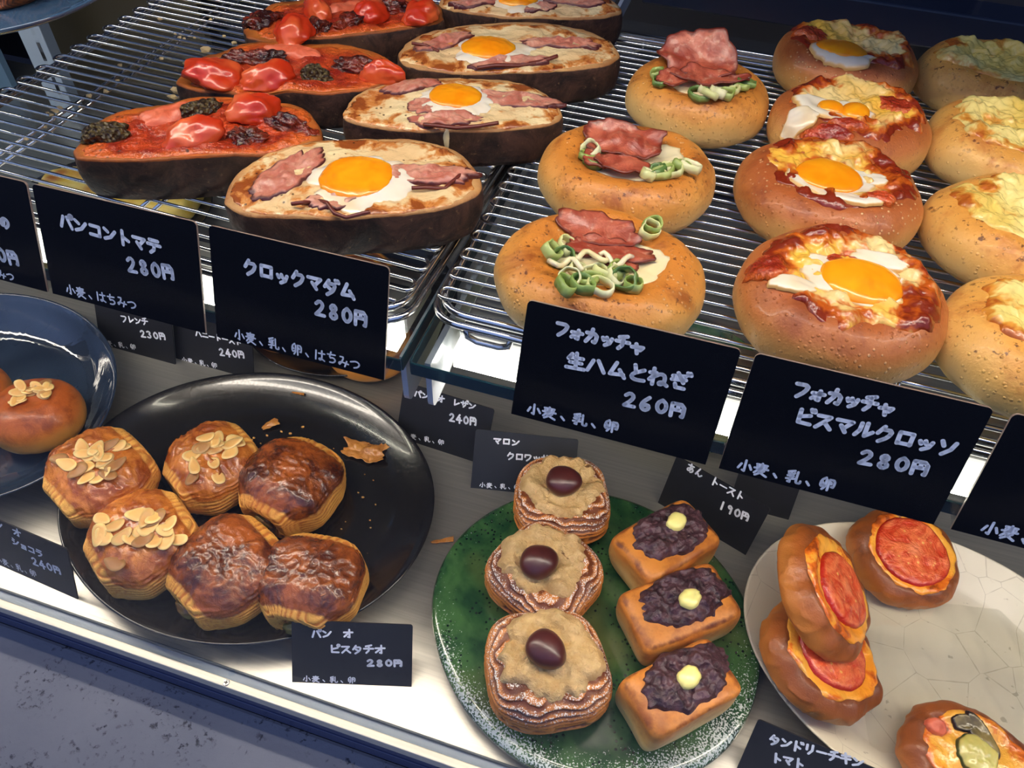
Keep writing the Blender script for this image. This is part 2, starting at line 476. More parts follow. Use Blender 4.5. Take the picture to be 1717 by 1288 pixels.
# ------------------------------------------------------------------ plates
def revolve(name, prof, mat, parent=None, n=96, wob=0.0, seed=0.0, sx=1.0, sy=1.0, wz=0.0):
    V = []; F = []; m_ = len(prof)
    for j in range(n):
        q = 2*math.pi*j/n; w = 1 + wob*nz((math.cos(q)*1.3, math.sin(q)*1.3, 0), 1, seed)
        dz = wz*nz((math.cos(q)*1.1, math.sin(q)*1.1, 5), 1, seed)
        for r, z in prof:
            k = r/prof[0][0] if prof[0][0] else 0
            V.append((r*w*sx*math.cos(q), r*w*sy*math.sin(q), z + dz*min(1, (r/0.1)**2)*(1 if z > 0.004 else 0)))
    for j in range(n):
        a = j*m_; b = ((j+1) % n)*m_
        for i in range(m_-1): F.append((a+i, b+i, b+i+1, a+i+1))
    F.append(tuple(j*m_+m_-1 for j in range(n)))            # inner bottom (centre)
    F.append(tuple(j*m_ for j in range(n-1, -1, -1)))
    return mesh(name, V, F, mat, parent, True)

def m_black_plate():
    M = Mat('black_speckled_glaze', 0.16, 0.5, coat=0.3)
    a = M.noise(420, 2, 0.6); b = M.noise(14, 3)
    c = M.mix(M.step(a, 0.40, 0.75), lin((19, 19, 21)), lin((38, 34, 31)))
    M.col(M.mix(M.step(b, 0.35, 0.7), c, lin((26, 25, 27))))
    M.rgh(M.step(a, 0.35, 0.75, 0.14, 0.26)); M.bump(a, 0.06, 0.0003); return M.m
def m_navy_plate():
    M = Mat('navy_glaze', 0.06, 0.6, coat=0.6)
    a = M.noise(16, 3, 0.5, 0.8); M.col(M.mix(a, lin((14, 20, 32)), lin((50, 64, 84)))); M.bump(a, 0.5, 0.004); return M.m
def m_green_plate(name='green_glaze', sugar=True):
    M = Mat(name, 0.14, 0.5, coat=0.4)
    a = M.noise(26, 4, 0.6, 0.4); b = M.voro(260); c = M.noise(11, 2)
    g = M.mix(M.step(a, 0.3, 0.7), lin((20, 58, 34)), lin((66, 104, 56)))
    g = M.mix(M.mth('MULTIPLY', M.step(c, 0.5, 0.7), 0.4), g, lin((128, 126, 60)))
    sp = M.mth('MULTIPLY', M.step(b, 0.30, 0.22), M.step(M.noise(40, 3), 0.42, 0.56))
    g = M.mix(sp, g, lin((8, 34, 24)))
    t = M.new('ShaderNodeTexCoord'); sx_ = M.new('ShaderNodeSeparateXYZ'); M.L.new(t.outputs['Object'], sx_.inputs[0])
    g = M.mix(M.mth('MULTIPLY', M.step(M.mth('ADD', sx_.outputs[2], M.mth('MULTIPLY', M.mth('SUBTRACT', M.noise(30, 2), 0.5), 0.012)), 0.013, 0.008), 0.8), g, lin((128, 124, 92)))
    if sugar:
        s1 = M.voro(900); s2 = M.noise(700, 2); reg = M.attr('sug')
        s = M.mth('MULTIPLY', M.step(M.mth('ADD', s2, M.mth('MULTIPLY', reg, 0.36)), 0.78, 0.86), M.step(reg, 0.02, 0.3))
        g = M.mix(M.mth('MULTIPLY', s, 0.85), g, lin((214, 220, 212)))
        M.rgh(M.step(s, 0.0, 1.0, 0.14, 0.8))
    M.col(g); M.bump(a, 0.15, 0.001); return M.m
def m_cream_plate():
    M = Mat('cream_crackle_glaze', 0.32, 0.4)
    a = M.noise(18, 4, 0.6); b = M.noise(120, 3); ck = M.voro(22, 'DISTANCE_TO_EDGE')
    c = M.mix(a, lin((196, 184, 158)), lin((224, 216, 196)))
    c = M.mix(M.mth('MULTIPLY', M.step(b, 0.66, 0.72), 0.5), c, lin((120, 108, 86)))
    c = M.mix(M.mth('MULTIPLY', M.step(M.mth('ADD', ck, M.mth('MULTIPLY', b, 0.02)), 0.018, 0.012), 0.35), c, lin((120, 104, 82)))
    M.col(c); M.bump(a, 0.1, 0.002); return M.m
BLACKP, NAVYP, GREENP, CREAMP = m_black_plate(), m_navy_plate(), m_green_plate(), m_cream_plate()
GREENB = m_green_plate('green_glaze_plain', False)

def coupe(R_, rim, t=0.005, flat=0.66, foot=0.55, eo=2.2, ei=1.9):
    "outer foot -> outer wall -> rim -> inner curve -> flat well"
    P = [(R_*foot*0.96, 0.0), (R_*foot, 0.0012), (R_*(foot+0.03), 0.003)]
    for k in range(1, 9):
        s = k/8; r = foot+0.03+(0.985-foot-0.03)*s; P.append((R_*r, 0.003+(rim-0.005)*s**eo))
    P += [(R_*0.997, rim-0.0012), (R_, rim), (R_*0.993, rim+0.0006), (R_*0.982, rim)]
    for k in range(1, 13):
        s = 1-k/12; r = flat+(0.975-flat)*s; P.append((R_*r, t+(rim-t-0.0006)*s**ei))
    P += [(R_*flat*0.9, t), (R_*0.4, t), (R_*0.1, t)]
    return P

bpl = revolve('round_plate', coupe(0.140, 0.023), BLACKP, None, 128, 0.014, 2.0, 1.175, 0.975); bpl.location = (-0.315, 0.2925, 0)
tag(bpl, 'large speckled black plate holding six pastries with its front rim at the trim', 'plate')
npl = revolve('deep_plate', coupe(0.130, 0.038, 0.005, 0.62, 0.5), NAVYP, None, 128, 0.02, 5.0, 1.12, 0.90); npl.location = (-0.607, 0.3055, 0); npl.rotation_euler[2] = R(-22)
tag(npl, 'glossy navy plate with raised rim holding two almond-topped buns', 'plate')
P = [(0.122, 0.0), (0.127, 0.001), (0.130, 0.006), (0.131, 0.014), (0.1295, 0.0175), (0.126, 0.019), (0.121, 0.0186), (0.115, 0.0178), (0.10, 0.017), (0.085, 0.017), (0.07, 0.017), (0.05, 0.017), (0.03, 0.017), (0.01, 0.017)]
gpl = revolve('round_platter', P, GREENP, None, 128, 0.025, 8.0, 1.000, 0.90); gpl.location = (-0.0006, 0.2736, 0); gpl.rotation_euler[2] = R(-8)
sug = []
for v_ in gpl.data.vertices:
    x, y = v_.co.x, v_.co.y; q = math.atan2(y, x)
    rim = sstep(0.085, 0.12, math.hypot(x*0.97, y))
    low = sstep(0.25, -0.75, math.sin(q-0.35))
    sug.append(max(0.0, rim*low*(0.72+0.28*nz((x, y, 0), 30, 4)) * (1.0 if v_.co.z > 0.0155 else 0.25)) + 0.25*rim)
at = gpl.data.attributes.new('sug', 'FLOAT', 'POINT'); at.data.foreach_set('value', sug)
tag(gpl, 'thick round green glazed platter dusted with sugar at its front edge', 'plate')
cpl = revolve('oval_plate', coupe(0.120, 0.024, 0.006, 0.72, 0.6, 1.3, 1.0), CREAMP, None, 128, 0.02, 3.0, 1.20, 0.945); cpl.location = (0.2545, 0.3235, 0); cpl.rotation_euler[2] = R(-7)
tag(cpl, 'wide cream crackle-glazed plate holding the tomato buns', 'plate')
g2 = revolve('side_plate', coupe(0.095, 0.018, 0.005, 0.66, 0.5), GREENB, None, 96, 0.02, 9.0); g2.location = (0.022, 0.553, 0)
tag(g2, 'small green plate standing under the shelf behind the ham focaccia price card', 'plate')
b2 = revolve('serving_plate', coupe(0.118, 0.019), BLACKP, None, 96, 0.02, 12.0); b2.location = (-0.342, 0.552, 0)
tag(b2, 'black plate under the shelf behind the large black plate, holding spiral buns', 'plate')
b3 = revolve('serving_plate', coupe(0.125, 0.019), BLACKP, None, 96, 0.02, 13.0); b3.location = (-0.69, 0.60, 0)
tag(b3, 'black plate far back under the left rack, holding yellow toast slices', 'plate')

# clear film lying on the cream plate
def m_film():
    M = Mat('clear_film'); n = M.nt; n.nodes.remove(M.b)
    tr = M.new('ShaderNodeBsdfTransparent'); tr.inputs[0].default_value = (0.97, 0.97, 0.95, 1)
    gl = M.new('ShaderNodeBsdfGlossy'); gl.inputs['Roughness'].default_value = 0.12
    mx = M.new('ShaderNodeMixShader'); lw = M.new('ShaderNodeLayerWeight'); lw.inputs[0].default_value = 0.25
    M.L.new(M.mth('MULTIPLY', lw.outputs['Facing'], 0.8, True), mx.inputs[0]); M.L.new(tr.outputs[0], mx.inputs[1]); M.L.new(gl.outputs[0], mx.inputs[2])
    M.L.new(mx.outputs[0], n.nodes['Material Output'].inputs['Surface']); return M.m
FILM = m_film()
V = []; F = []; nx, ny = 60, 44
for j in range(ny+1):
    for i in range(nx+1):
        x = -0.062 + 0.15*i/nx; y = -0.07+0.125*j/ny
        w = 1-abs(noise.noise(Vector((x*38, y*38, 1.5)))*2); w2 = 1-abs(noise.noise(Vector((x*90, y*70, 7.5)))*2)
        V.append((x, y, 0.0072+0.0022*max(0, w-0.55)+0.0008*max(0, w2-0.5)))
for j in range(ny):
    for i in range(nx):
        a = j*(nx+1)+i; F.append((a, a+1, a+nx+2, a+nx+1))
fo = mesh('film_sheet', V, F, FILM, None, True); fo.location = (0.262, 0.325, 0); fo.rotation_euler[2] = 0.2
tag(fo, 'crinkled clear film sheet lying in the middle of the cream plate', 'film')

# ------------------------------------------------------------------ handwriting
GL = {
'パ': '32,78 12,12|58,78 88,12|o86,86,11', 'ン': '15,75 38,58|15,12 55,28 88,68', 'コ': '18,75 80,75 80,18|15,18 82,18',
'ト': '38,92 38,5|38,55 78,35', 'マ': '10,78 88,78 50,35|35,50 62,15', 'テ': '22,85 78,85|8,58 92,58|52,58 48,25 25,5',
'ク': '40,92 15,50|38,75 82,75 70,35 30,5', 'ロ': '18,78 18,15|18,78 82,78 80,15|18,18 82,18', 'ッ': '20,50 28,35|45,55 52,38|80,52 68,22 40,5',
'ダ': '38,90 12,48|36,72 78,72 66,32 28,3|35,48 62,30|78,98 84,86|92,98 98,86', 'ム': '48,88 20,20 85,25|65,50 92,8',
'フ': '12,80 85,80 70,40 28,5', 'ォ': '15,42 85,42|58,60 58,5 45,8|56,42 15,10', 'カ': '12,65 82,65 76,10 60,14|48,92 42,50 12,8',
'チ': '75,90 25,78|8,52 92,52|52,80 50,30 28,5', 'ャ': '12,38 85,45 68,25|38,60 52,2', '生': '30,88 12,60|20,68 85,68|22,40 80,40|5,8 95,8|52,95 52,8',
'ハ': '35,75 10,15|60,78 92,15', 'と': '35,90 42,55|82,68 30,42 22,18 45,6 85,8', 'ね': '25,95 25,5|8,70 38,72 8,30|30,50 60,72 82,60 80,20 60,8 55,20 72,25 95,8',
'ぎ': '15,72 75,80|12,52 78,58|38,92 68,40|30,30 35,10 75,8|82,100 87,88|94,100 99,88', '円': '12,80 12,5|12,80 88,80 88,8 78,10|14,45 86,45|50,80 50,45',
'0': '50,85 22,65 22,30 50,8 78,30 78,65 50,85', '1': '55,88 45,8', '2': '20,70 45,88 72,72 60,45 18,10|18,10 82,10', '3': '20,80 50,88 72,72 45,52 75,32 50,8 18,18',
'4': '60,90 15,35|15,35 85,35|62,60 58,5', '6': '68,88 30,55 22,25 48,6 75,22 65,45 28,32', '8': '50,50 25,68 48,88 72,70 50,50 22,25 50,6 78,26 50,50',
'9': '72,68 48,88 25,68 48,48 72,68 62,5', '小': '50,90 50,8 38,14|25,60 10,25|75,60 92,28',
'麦': '50,95 50,55|18,85 82,85|22,70 78,70|8,55 92,55|40,55 12,18|35,40 70,40 20,2|40,28 90,2', '、': '30,34 50,10',
'は': '18,85 14,10|40,65 92,68|68,90 68,20 50,8 40,20 60,26 90,8', 'ち': '15,72 80,76|45,95 30,42 65,52 85,30 65,8 35,8',
'み': '22,82 55,82 20,12 8,28 30,40 92,30|78,52 62,5', 'つ': '10,58 60,72 88,50 70,22 40,12',
'乳': '48,95 12,82|15,72 20,60|32,75 34,62|50,78 42,62|12,52 48,52 30,38|30,38 32,5 20,8|8,28 55,34|68,90 68,15 78,6 96,8 96,25',
'卵': '35,92 12,70 12,20 40,35|42,80 42,25 28,2|20,58 26,48|60,82 60,0|60,82 92,82 92,28 80,30|72,62 74,50',
'レ': '28,85 28,12|28,12 85,50', 'ザ': '8,60 92,60|32,82 32,32|65,82 65,35 40,5|82,98 88,86|94,98 99,86', 'オ': '10,62 92,62|62,92 62,8 48,12|60,60 12,15',
'ピ': '25,88 25,15 85,12|78,62 25,48|o86,88,11', 'ビ': '25,88 25,15 85,12|78,62 25,48|76,98 82,86|90,98 96,86', 'ス': '15,78 78,78 15,10|55,42 88,10',
'タ': '38,90 12,48|36,72 82,72 70,32 30,3|35,50 65,30', 'あ': '15,75 80,78|45,95 45,15|68,60 45,15 20,12 18,35 50,52 82,45 82,18 60,5',
'ん': '52,92 15,8 40,42 55,15 70,8 92,32', 'ー': '12,48 88,48', 'ワ': '15,78 15,50|15,78 85,78 72,35 35,5', 'サ': '8,60 92,60|32,85 32,32|68,85 66,35 42,5',
'シ': '18,85 38,72|12,58 32,46|15,10 60,28 90,68', 'ョ': '25,55 75,55 75,8|28,32 75,32|22,10 78,10', 'ラ': '22,85 78,85|12,58 85,58 70,25 35,5',
'ド': '30,92 30,5|30,55 70,35|72,92 78,80|86,92 92,80', 'リ': '25,85 25,40|72,88 72,40 45,5', 'キ': '15,68 82,76|10,42 88,50|40,95 60,5',
'ニ': '22,72 78,72|10,20 90,20', 'ル': '30,80 28,40 10,10|58,85 58,12|58,12 92,40', 'ソ': '18,80 32,55|85,80 70,40 35,8', 'の': '50,72 40,20 20,25 18,50 50,75 82,60 80,28 55,8',
}
def strokes(ch):
    S = []
    for part in GL[ch].split('|'):
        if part[0] == 'o':
            x, y, r = map(float, part[1:].split(','))
            S.append([(x+r*math.cos(k*math.pi/5), y+r*math.sin(k*math.pi/5)) for k in range(11)])
        else:
            P = [tuple(map(float, q.split(','))) for q in part.split()]
            if len(P) >= 4:                                  # round off long strokes
                Q = [P[0]]
                for a, b in zip(P, P[1:]):
                    Q += [(a[0]*.75+b[0]*.25, a[1]*.75+b[1]*.25), (a[0]*.25+b[0]*.75, a[1]*.25+b[1]*.75)]
                P = Q+[P[-1]]
            S.append(P)
    return S

PAINT = simple('white_paint_pen', (236, 238, 244), 0.6)
def m_card():
    M = Mat('black_card', 0.16, 0.5); M.col(lin((12, 13, 18))); return M.m
def m_card_matte():
    M = Mat('black_card_matte', 0.45, 0.4); a = M.noise(60, 3); M.col(M.mix(a, lin((22, 23, 27)), lin((32, 33, 38)))); return M.m
CARD, CARDM = m_card(), m_card_matte()
def m_card_edge():
    return simple('card_edge', (150, 130, 118), 0.3)
CEDGE = m_card_edge()

def price_card(base, ang, lean, w, h, label, lines, group, mat, stand, th=0.0012):
    "base = left foot corner; u along the card, v up the card"
    u = Vector((math.cos(ang), math.sin(ang), 0)); bk = Vector((-math.sin(ang), math.cos(ang), 0))
    v = bk*math.sin(lean) + Vector((0, 0, 1))*math.cos(lean); nrm = u.cross(v)          # points to the viewer
    r = Root('price_card', base, 0, label, 'price card', group)
    Mx = Matrix.Identity(4)
    for i in range(3): Mx[i][0], Mx[i][1], Mx[i][2] = u[i], v[i], nrm[i]
    q = 0.0022; out = []
    for cx, cy, a0 in ((w-q, h-q, 0), (q, h-q, 90)):
        out += [(cx+q*math.cos(R(a0+i*22.5)), cy+q*math.sin(R(a0+i*22.5))) for i in range(5)]
    out += [(0.0, 0.0), (w, 0.0)]
    n = len(out); V = [Mx @ Vector((x, y, 0)) for x, y in out] + [Mx @ Vector((x, y, -th)) for x, y in out]
    F = [tuple(range(n)), tuple(range(2*n-1, n-1, -1))]
    pan = mesh('card_panel', V, F, mat, r, False)
    V2 = []; F2 = []
    for i in range(n):
        j = (i+1) % n; o = len(V2); V2 += [V[i], V[j], V[n+j], V[n+i]]; F2.append((o, o+3, o+2, o+1))
    child(mesh('card_edge', V2, F2, CEDGE if stand == 'hang' else mat, None, False), pan)
    # lettering
    V = []; F = []; Bp = Vector(base)
    def oncard(px, py):
        d = ray(px, py); t = (Bp-CAMPOS).dot(nrm)/d.dot(nrm); p = CAMPOS+d*t-Bp; return p.dot(u), p.dot(v)
    for li, (txt, pa, pb, hpx, pen) in enumerate(lines):
        a = Vector(oncard(*pa)); b = Vector(oncard(*pb)); t = oncard(pa[0], pa[1]-hpx); hh = Vector(t)-a
        H = hh.length; e = (b-a)/len(txt); up = Vector((-e.y, e.x)).normalized()
        cw = min(e.length*0.98, H*1.15)
        for ci, ch in enumerate(txt):
            if ch == ' ': continue
            o2 = a + e*(ci+0.5); ex = e.normalized()*cw; jit = 0.03*H*math.sin(ci*2.3+li)
            for S in strokes(ch):
                pts = [o2 + ex*(x/100-0.5) + up*(y/100*H+jit) for x, y in S]
                for k, p in enumerate(pts):
                    o = len(V); V += [Mx @ Vector((p.x+pen*math.cos(2*math.pi*i/10), p.y+pen*math.sin(2*math.pi*i/10), 0.00018)) for i in range(10)]
                    F.append(tuple(range(o, o+10)))
                    if k:
                        q_ = pts[k-1]; dd = p-q_
                        if dd.length < 1e-7: continue
                        nn = Vector((-dd.y, dd.x)).normalized()*pen; o = len(V)
                        V += [Mx @ Vector((c.x, c.y, 0.00018)) for c in (q_-nn, p-nn, p+nn, q_+nn)]; F.append((o, o+1, o+2, o+3))
    if V: mesh('lettering', V, F, PAINT, r, False)
    if stand == 'hang':                                        # clear foot reaching back onto the glass shelf
        for s0, s1 in ((0.0005, w*0.12), (w*0.88, w-0.0005)):
            V = []; F = []
            prof = [(-0.0002, 0.0), (0.034, 0.0), (0.034, 0.0016), (0.004, 0.0016), (0.004+0.02*math.sin(lean)*1.0, 0.022), (0.0026+0.02*math.sin(lean), 0.022)]
            o = len(V)
            for s in (s0, s1): V += [u*s + bk*(y+0.0018) + Vector((0, 0, z)) for y, z in prof]
            m_ = len(prof); F += [tuple(o+i for i in range(m_-1, -1, -1)), tuple(o+m_+i for i in range(m_))]
            F += [(o+i, o+(i+1) % m_, o+m_+(i+1) % m_, o+m_+i) for i in range(m_)]
            mesh('clear_foot', V, F, ACRYL, r, False)
    else:                                                      # folded black strut behind
        V = []; F = []
        dep = 0.030
        prof = [(0.0014, 0.0), (dep, 0.0), (dep, 0.0012), (0.0014+0.012*math.tan(lean)+0.0012, 0.012), (0.0014+0.012*math.tan(lean), 0.012)]
        s0, s1 = w*0.25, w*0.75; o = 0
        for s in (s0, s1): V += [u*s + bk*y + Vector((0, 0, z)) for y, z in prof]
        m_ = len(prof); F += [tuple(range(m_-1, -1, -1)), tuple(m_+i for i in range(m_))] + [(i, (i+1) % m_, m_+(i+1) % m_, m_+i) for i in range(m_)]
        mesh('strut', V, F, mat, r, False)
    return r

ZCB = 0.592-0.277
LE = R(18.8); HC = 0.0585; PB = 0.00092; PS = 0.00042
def upper(x, label, lines, y=0.2185): price_card((x, y, ZCB), 0.0, LE, 0.091, HC, label, lines, 'large price cards along the front of the glass shelf', CARD, 'hang')
upper(-0.4075, 'large black price card cut by the left picture edge, above the navy plate',
      [('の', (0, 381), (20, 386), 22, PB), ('0円', (-2, 440), (34, 447), 26, PB), ('みつ', (-2, 466), (27, 472), 15, PS)])
upper(-0.3131, 'large black price card reading パンコントマテ 280円 below the tomato toasts',
      [('パンコントマテ', (101, 381), (272, 430), 25, PB), ('280円', (214, 457), (294, 472), 28, PB), ('小麦、はちみつ', (112, 493), (232, 521), 17, PS)])
upper(-0.2156, 'large black price card reading クロックマダム 280円 below the egg toasts',
      [('クロックマダム', (408, 459), (596, 505), 27, PB), ('280円', (526, 529), (616, 551), 30, PB), ('小麦、乳、卵、はちみつ', (393, 569), (606, 622), 19, PS)])
upper(-0.0603, 'large black price card reading 生ハムとねぎ 260円 in front of the ham focaccia',
      [('フォカッチャ', (929, 561), (1080, 595), 26, PB), ('生ハムとねぎ', (947, 617), (1155, 656), 29, PB), ('260円', (1041, 681), (1147, 703), 28, PB), ('小麦、乳、卵', (882, 693), (1036, 727), 20, PS*1.3)])
upper(0.0366, 'large black price card reading ビスマルクロッソ 280円 in front of the egg focaccia',
      [('フォカッチャ', (1327, 664), (1497, 698), 28, PB), ('ビスマルクロッソ', (1328, 710), (1600, 767), 29, PB), ('280円', (1434, 778), (1553, 800), 28, PB), ('小麦、乳、卵', (1233, 788), (1397, 825), 22, PS*1.3)])
upper(0.1345, 'large black price card cut by the right picture edge, above the cream plate',
      [('小麦、乳、卵', (1640, 893), (1826, 940), 24, PS*1.4)])

GLOW = 'small price cards standing on the steel deck'
def lower(bl, br, lean, h, label, lines, z=0.0, w=None, ang=None):
    a = W(*bl, z); b = W(*br, z)
    an = math.atan2(b.y-a.y, b.x-a.x) if ang is None else R(ang)
    price_card(a, an, R(lean), w or (b-a).length, h, label, lines, GLOW, CARDM, 'strut')
P1, P2, P3 = 0.00075, 0.0009, 0.0004
lower((490, 1144), (690, 1152), 38, 0.051, 'small black price card reading パン オ ピスタチオ 280円 at the front rim of the black plate',
      [('パン オ', (522, 1070), (593, 1070), 15, P1), ('ピスタチオ', (552, 1096), (647, 1096), 15, P1), ('280円', (614, 1118), (675, 1118), 13, P2), ('小麦、乳、卵', (507, 1143), (597, 1146), 11, P3)])
lower((789, 818), (960, 836), 42, 0.055, 'small black price card reading マロン クロワッサン behind the chestnut pastries',
      [('マロン', (826, 745), (872, 748), 12, P1), ('クロワッサン', (849, 771), (936, 776), 13, P1), ('240円', (880, 790), (932, 792), 12, P2), ('小麦、乳、卵', (803, 817), (872, 822), 9, P3)])
lower((664, 732), (790, 763), 28, 0.058, 'small black price card reading パン オ レザン 240円 right of the black plate',
      [('パン オ レザン', (694, 665), (798, 688), 12, P1), ('240円', (752, 707), (799, 715), 16, P2), ('小麦、乳、卵', (676, 733), (745, 747), 9, P3)], w=0.091, ang=-3)
lower((1103, 843), (1250, 931), 12, 0.060, 'small black price card reading あん トースト 190円 behind the red bean toasts',
      [('あん トースト', (1149, 788), (1245, 842), 16, P1), ('190円', (1203, 853), (1254, 876), 17, P2)])
lower((1235, 1290), (1450, 1380), 30, 0.047, 'small black price card reading タンドリーチキン at the bottom edge before the cream plate',
      [('タンドリーチキン', (1288, 1247), (1447, 1289), 18, P2), ('トマト', (1293, 1278), (1349, 1290), 17, P2)], w=0.091, ang=-6)
lower((-16, 941), (131, 1003), 18, 0.056, 'small black price card reading ショコラ 240円 in the lower left corner',
      [('パン オ', (-22, 878), (38, 903), 12, P1), ('ショコラ', (21, 912), (74, 937), 11, P1), ('240円', (55, 947), (104, 965), 13, P2), ('小麦、乳、卵', (-6, 942), (63, 969), 10, P3)], w=0.091, ang=-4)
lower((168, 577), (293, 597), 20, 0.055, 'small black price card reading フレンチ 230円 under the shelf behind the navy plate',
      [('フレンチ', (204, 540), (250, 546), 12, P1), ('230円', (236, 566), (279, 571), 13, P2), ('小麦、乳、卵', (170, 578), (229, 587), 9, P3)], w=0.091, ang=0)
lower((295, 601), (420, 633), 20, 0.055, 'small black price card reading ハニートースト 240円 under the shelf behind the black plate',
      [('ハニートースト', (328, 564), (406, 580), 11, P1), ('240円', (368, 597), (411, 602), 14, P2), ('小麦、乳、卵', (305, 607), (365, 618), 9, P3)], w=0.091, ang=0)
lower((1222, 845), (1322, 872), 25, 0.050, 'small blank dark card standing behind the red bean toast price card', [])
# ------------------------------------------------------------------ bread materials
SSB = dict(sss=0.05, sssr=(0.006, 0.003, 0.0015))
def m_crust_dark():
    M = Mat('dark_loaf_crust', 0.55, 0.35)
    a = M.noise(55, 6, 0.72, 0.8); b = M.noise(240, 3, 0.7); c = M.noise(14, 3)
    k = M.mix(M.step(a, 0.35, 0.7), lin((28, 18, 17)), lin((86, 58, 46)))
    k = M.mix(M.mth('MULTIPLY', M.step(c, 0.52, 0.68), 0.4), k, lin((96, 68, 44)))
    k = M.mix(M.mth('MULTIPLY', M.step(b, 0.62, 0.72), 0.4), k, lin((150, 118, 84)))
    return M, k, a, b
def m_toast(name, base1, base2, brown):
    M, crust, a, b = m_crust_dark(); M.m.name = name
    side = M.attr('side'); rim = M.attr('rim')
    n = M.noise(46, 4, 0.6); f = M.noise(420, 2, 0.7); pores = M.voro(310)
    top = M.mix(M.step(n, 0.35, 0.68), lin(base1), lin(base2))
    top = M.mix(M.step(M.mth('ADD', rim, M.mth('MULTIPLY', n, 0.5)), 0.98, 1.36), top, lin(brown))
    top = M.mix(M.mth('MULTIPLY', M.step(pores, 0.22, 0.12), 0.35), top, lin(brown))
    M.col(M.mix(M.step(side, 0.35, 0.6), top, crust))
    M.bump(M.mth('ADD', M.mth('MULTIPLY', f, 0.5), a), 0.5, 0.0016)
    return M.m
TOASTA = m_toast('tomato_toast_bread', (206, 104, 34), (226, 138, 56), (120, 58, 20))
TOASTB = m_toast('egg_toast_bread', (226, 178, 112), (238, 206, 150), (150, 88, 36))
def m_sauce():
    M = Mat('tomato_sauce', 0.28, 0.5, coat=0.25, **SSB)
    a = M.noise(60, 4, 0.65); b = M.noise(260, 3); h = M.voro(170); s = M.attr('s')
    c = M.mix(M.step(a, 0.36, 0.66), lin((138, 32, 16)), lin((198, 72, 30)))
    c = M.mix(M.step(M.mth('ADD', s, M.mth('MULTIPLY', a, 0.5)), 0.95, 1.25), c, lin((208, 96, 34)))
    c = M.mix(M.mth('MULTIPLY', M.mth('MULTIPLY', M.step(h, 0.20, 0.14), M.step(M.noise(35, 2), 0.5, 0.6)), 0.8), c, lin((60, 44, 22)))
    M.col(c); M.bump(M.mth('ADD', a, M.mth('MULTIPLY', b, 0.8)), 1.0, 0.003); return M.m
SAUCE = m_sauce()
def m_tomato():
    M = Mat('roast_tomato', 0.27, 0.5, coat=0.2, sss=0.1, sssr=(0.006, 0.0015, 0.0008))
    a = M.noise(45, 3, 0.5); b = M.noise(200, 3)
    M.col(M.mix(M.step(a, 0.4, 0.7), lin((194, 50, 18)), lin((220, 100, 50)))); M.bump(M.mth('ADD', a, M.mth('MULTIPLY', b, 0.25)), 0.3, 0.002); return M.m
TOMATO = m_tomato()
def m_peel():
    M = Mat('tomato_peel', 0.35, 0.4, sss=0.1); a = M.noise(70, 4, 0.6)
    M.col(M.mix(a, lin((204, 74, 42)), lin((226, 128, 92)))); M.bump(a, 0.6, 0.002); return M.m
PEEL = m_peel()
def m_dried():
    M = Mat('dried_tomato', 0.22, 0.5, coat=0.3)
    a = M.noise(150, 4, 0.7); b = M.noise(60, 3); h = M.noise(520, 2)
    c = M.mix(M.step(b, 0.4, 0.65), lin((48, 16, 12)), lin((128, 42, 18)))
    c = M.mix(M.mth('MULTIPLY', M.step(h, 0.62, 0.7), 0.6), c, lin((104, 92, 50)))
    M.col(c); M.bump(a, 0.9, 0.003); return M.m
DRIED = m_dried()
def m_herb():
    M = Mat('herb_crusted_tomato', 0.4, 0.4)
    a = M.voro(420); b = M.noise(60, 3); h = M.noise(520, 2)
    c = M.mix(M.step(h, 0.4, 0.62), lin((40, 24, 16)), lin((96, 82, 48)))
    M.col(c); M.bump(M.mth('ADD', a, b), 0.9, 0.003); return M.m
HERB = m_herb()
def m_cheese(name, pale, pale2, brown, dark, amt=0.55, sc=42, pepper=False):
    M = Mat(name, 0.26, 0.5, coat=0.28, **SSB)
    a = M.noise(sc, 4, 0.6, 0.3); b = M.noise(170, 3); s = M.attr('s'); f = M.noise(22, 2)
    c = M.mix(M.step(f, 0.38, 0.62), lin(pale), lin(pale2))
    t = M.mth('ADD', a, M.mth('MULTIPLY', M.step(s, 0.55, 1.0), 0.16))
    c = M.mix(M.step(t, amt, amt+0.10), c, lin(brown))
    c = M.mix(M.step(t, amt+0.09, amt+0.17), c, lin(dark))
    if pepper:
        c = M.mix(M.mth('MULTIPLY', M.mth('MULTIPLY', M.step(M.voro(190), 0.16, 0.11), M.step(M.noise(24, 2), 0.48, 0.56)), 0.85), c, lin((70, 44, 28)))
    M.col(c); M.bump(M.mth('ADD', a, M.mth('MULTIPLY', b, 0.4)), 0.9, 0.0026); return M.m
CHEESEB = m_cheese('toasted_cheese', (238, 214, 162), (230, 194, 140), (206, 132, 64), (150, 76, 30), 0.55, 58, True)
CHEESEE = m_cheese('browned_cheese', (240, 186, 70), (236, 208, 140), (196, 92, 22), (130, 40, 14), 0.50, 36)
CHEESEC = m_cheese('melted_cheese', (246, 224, 140), (240, 206, 104), (220, 150, 56), (188, 100, 32), 0.58, 46)
CHEESEO = m_cheese('orange_cheese', (240, 150, 36), (236, 170, 62), (214, 104, 22), (150, 66, 18), 0.62, 40)
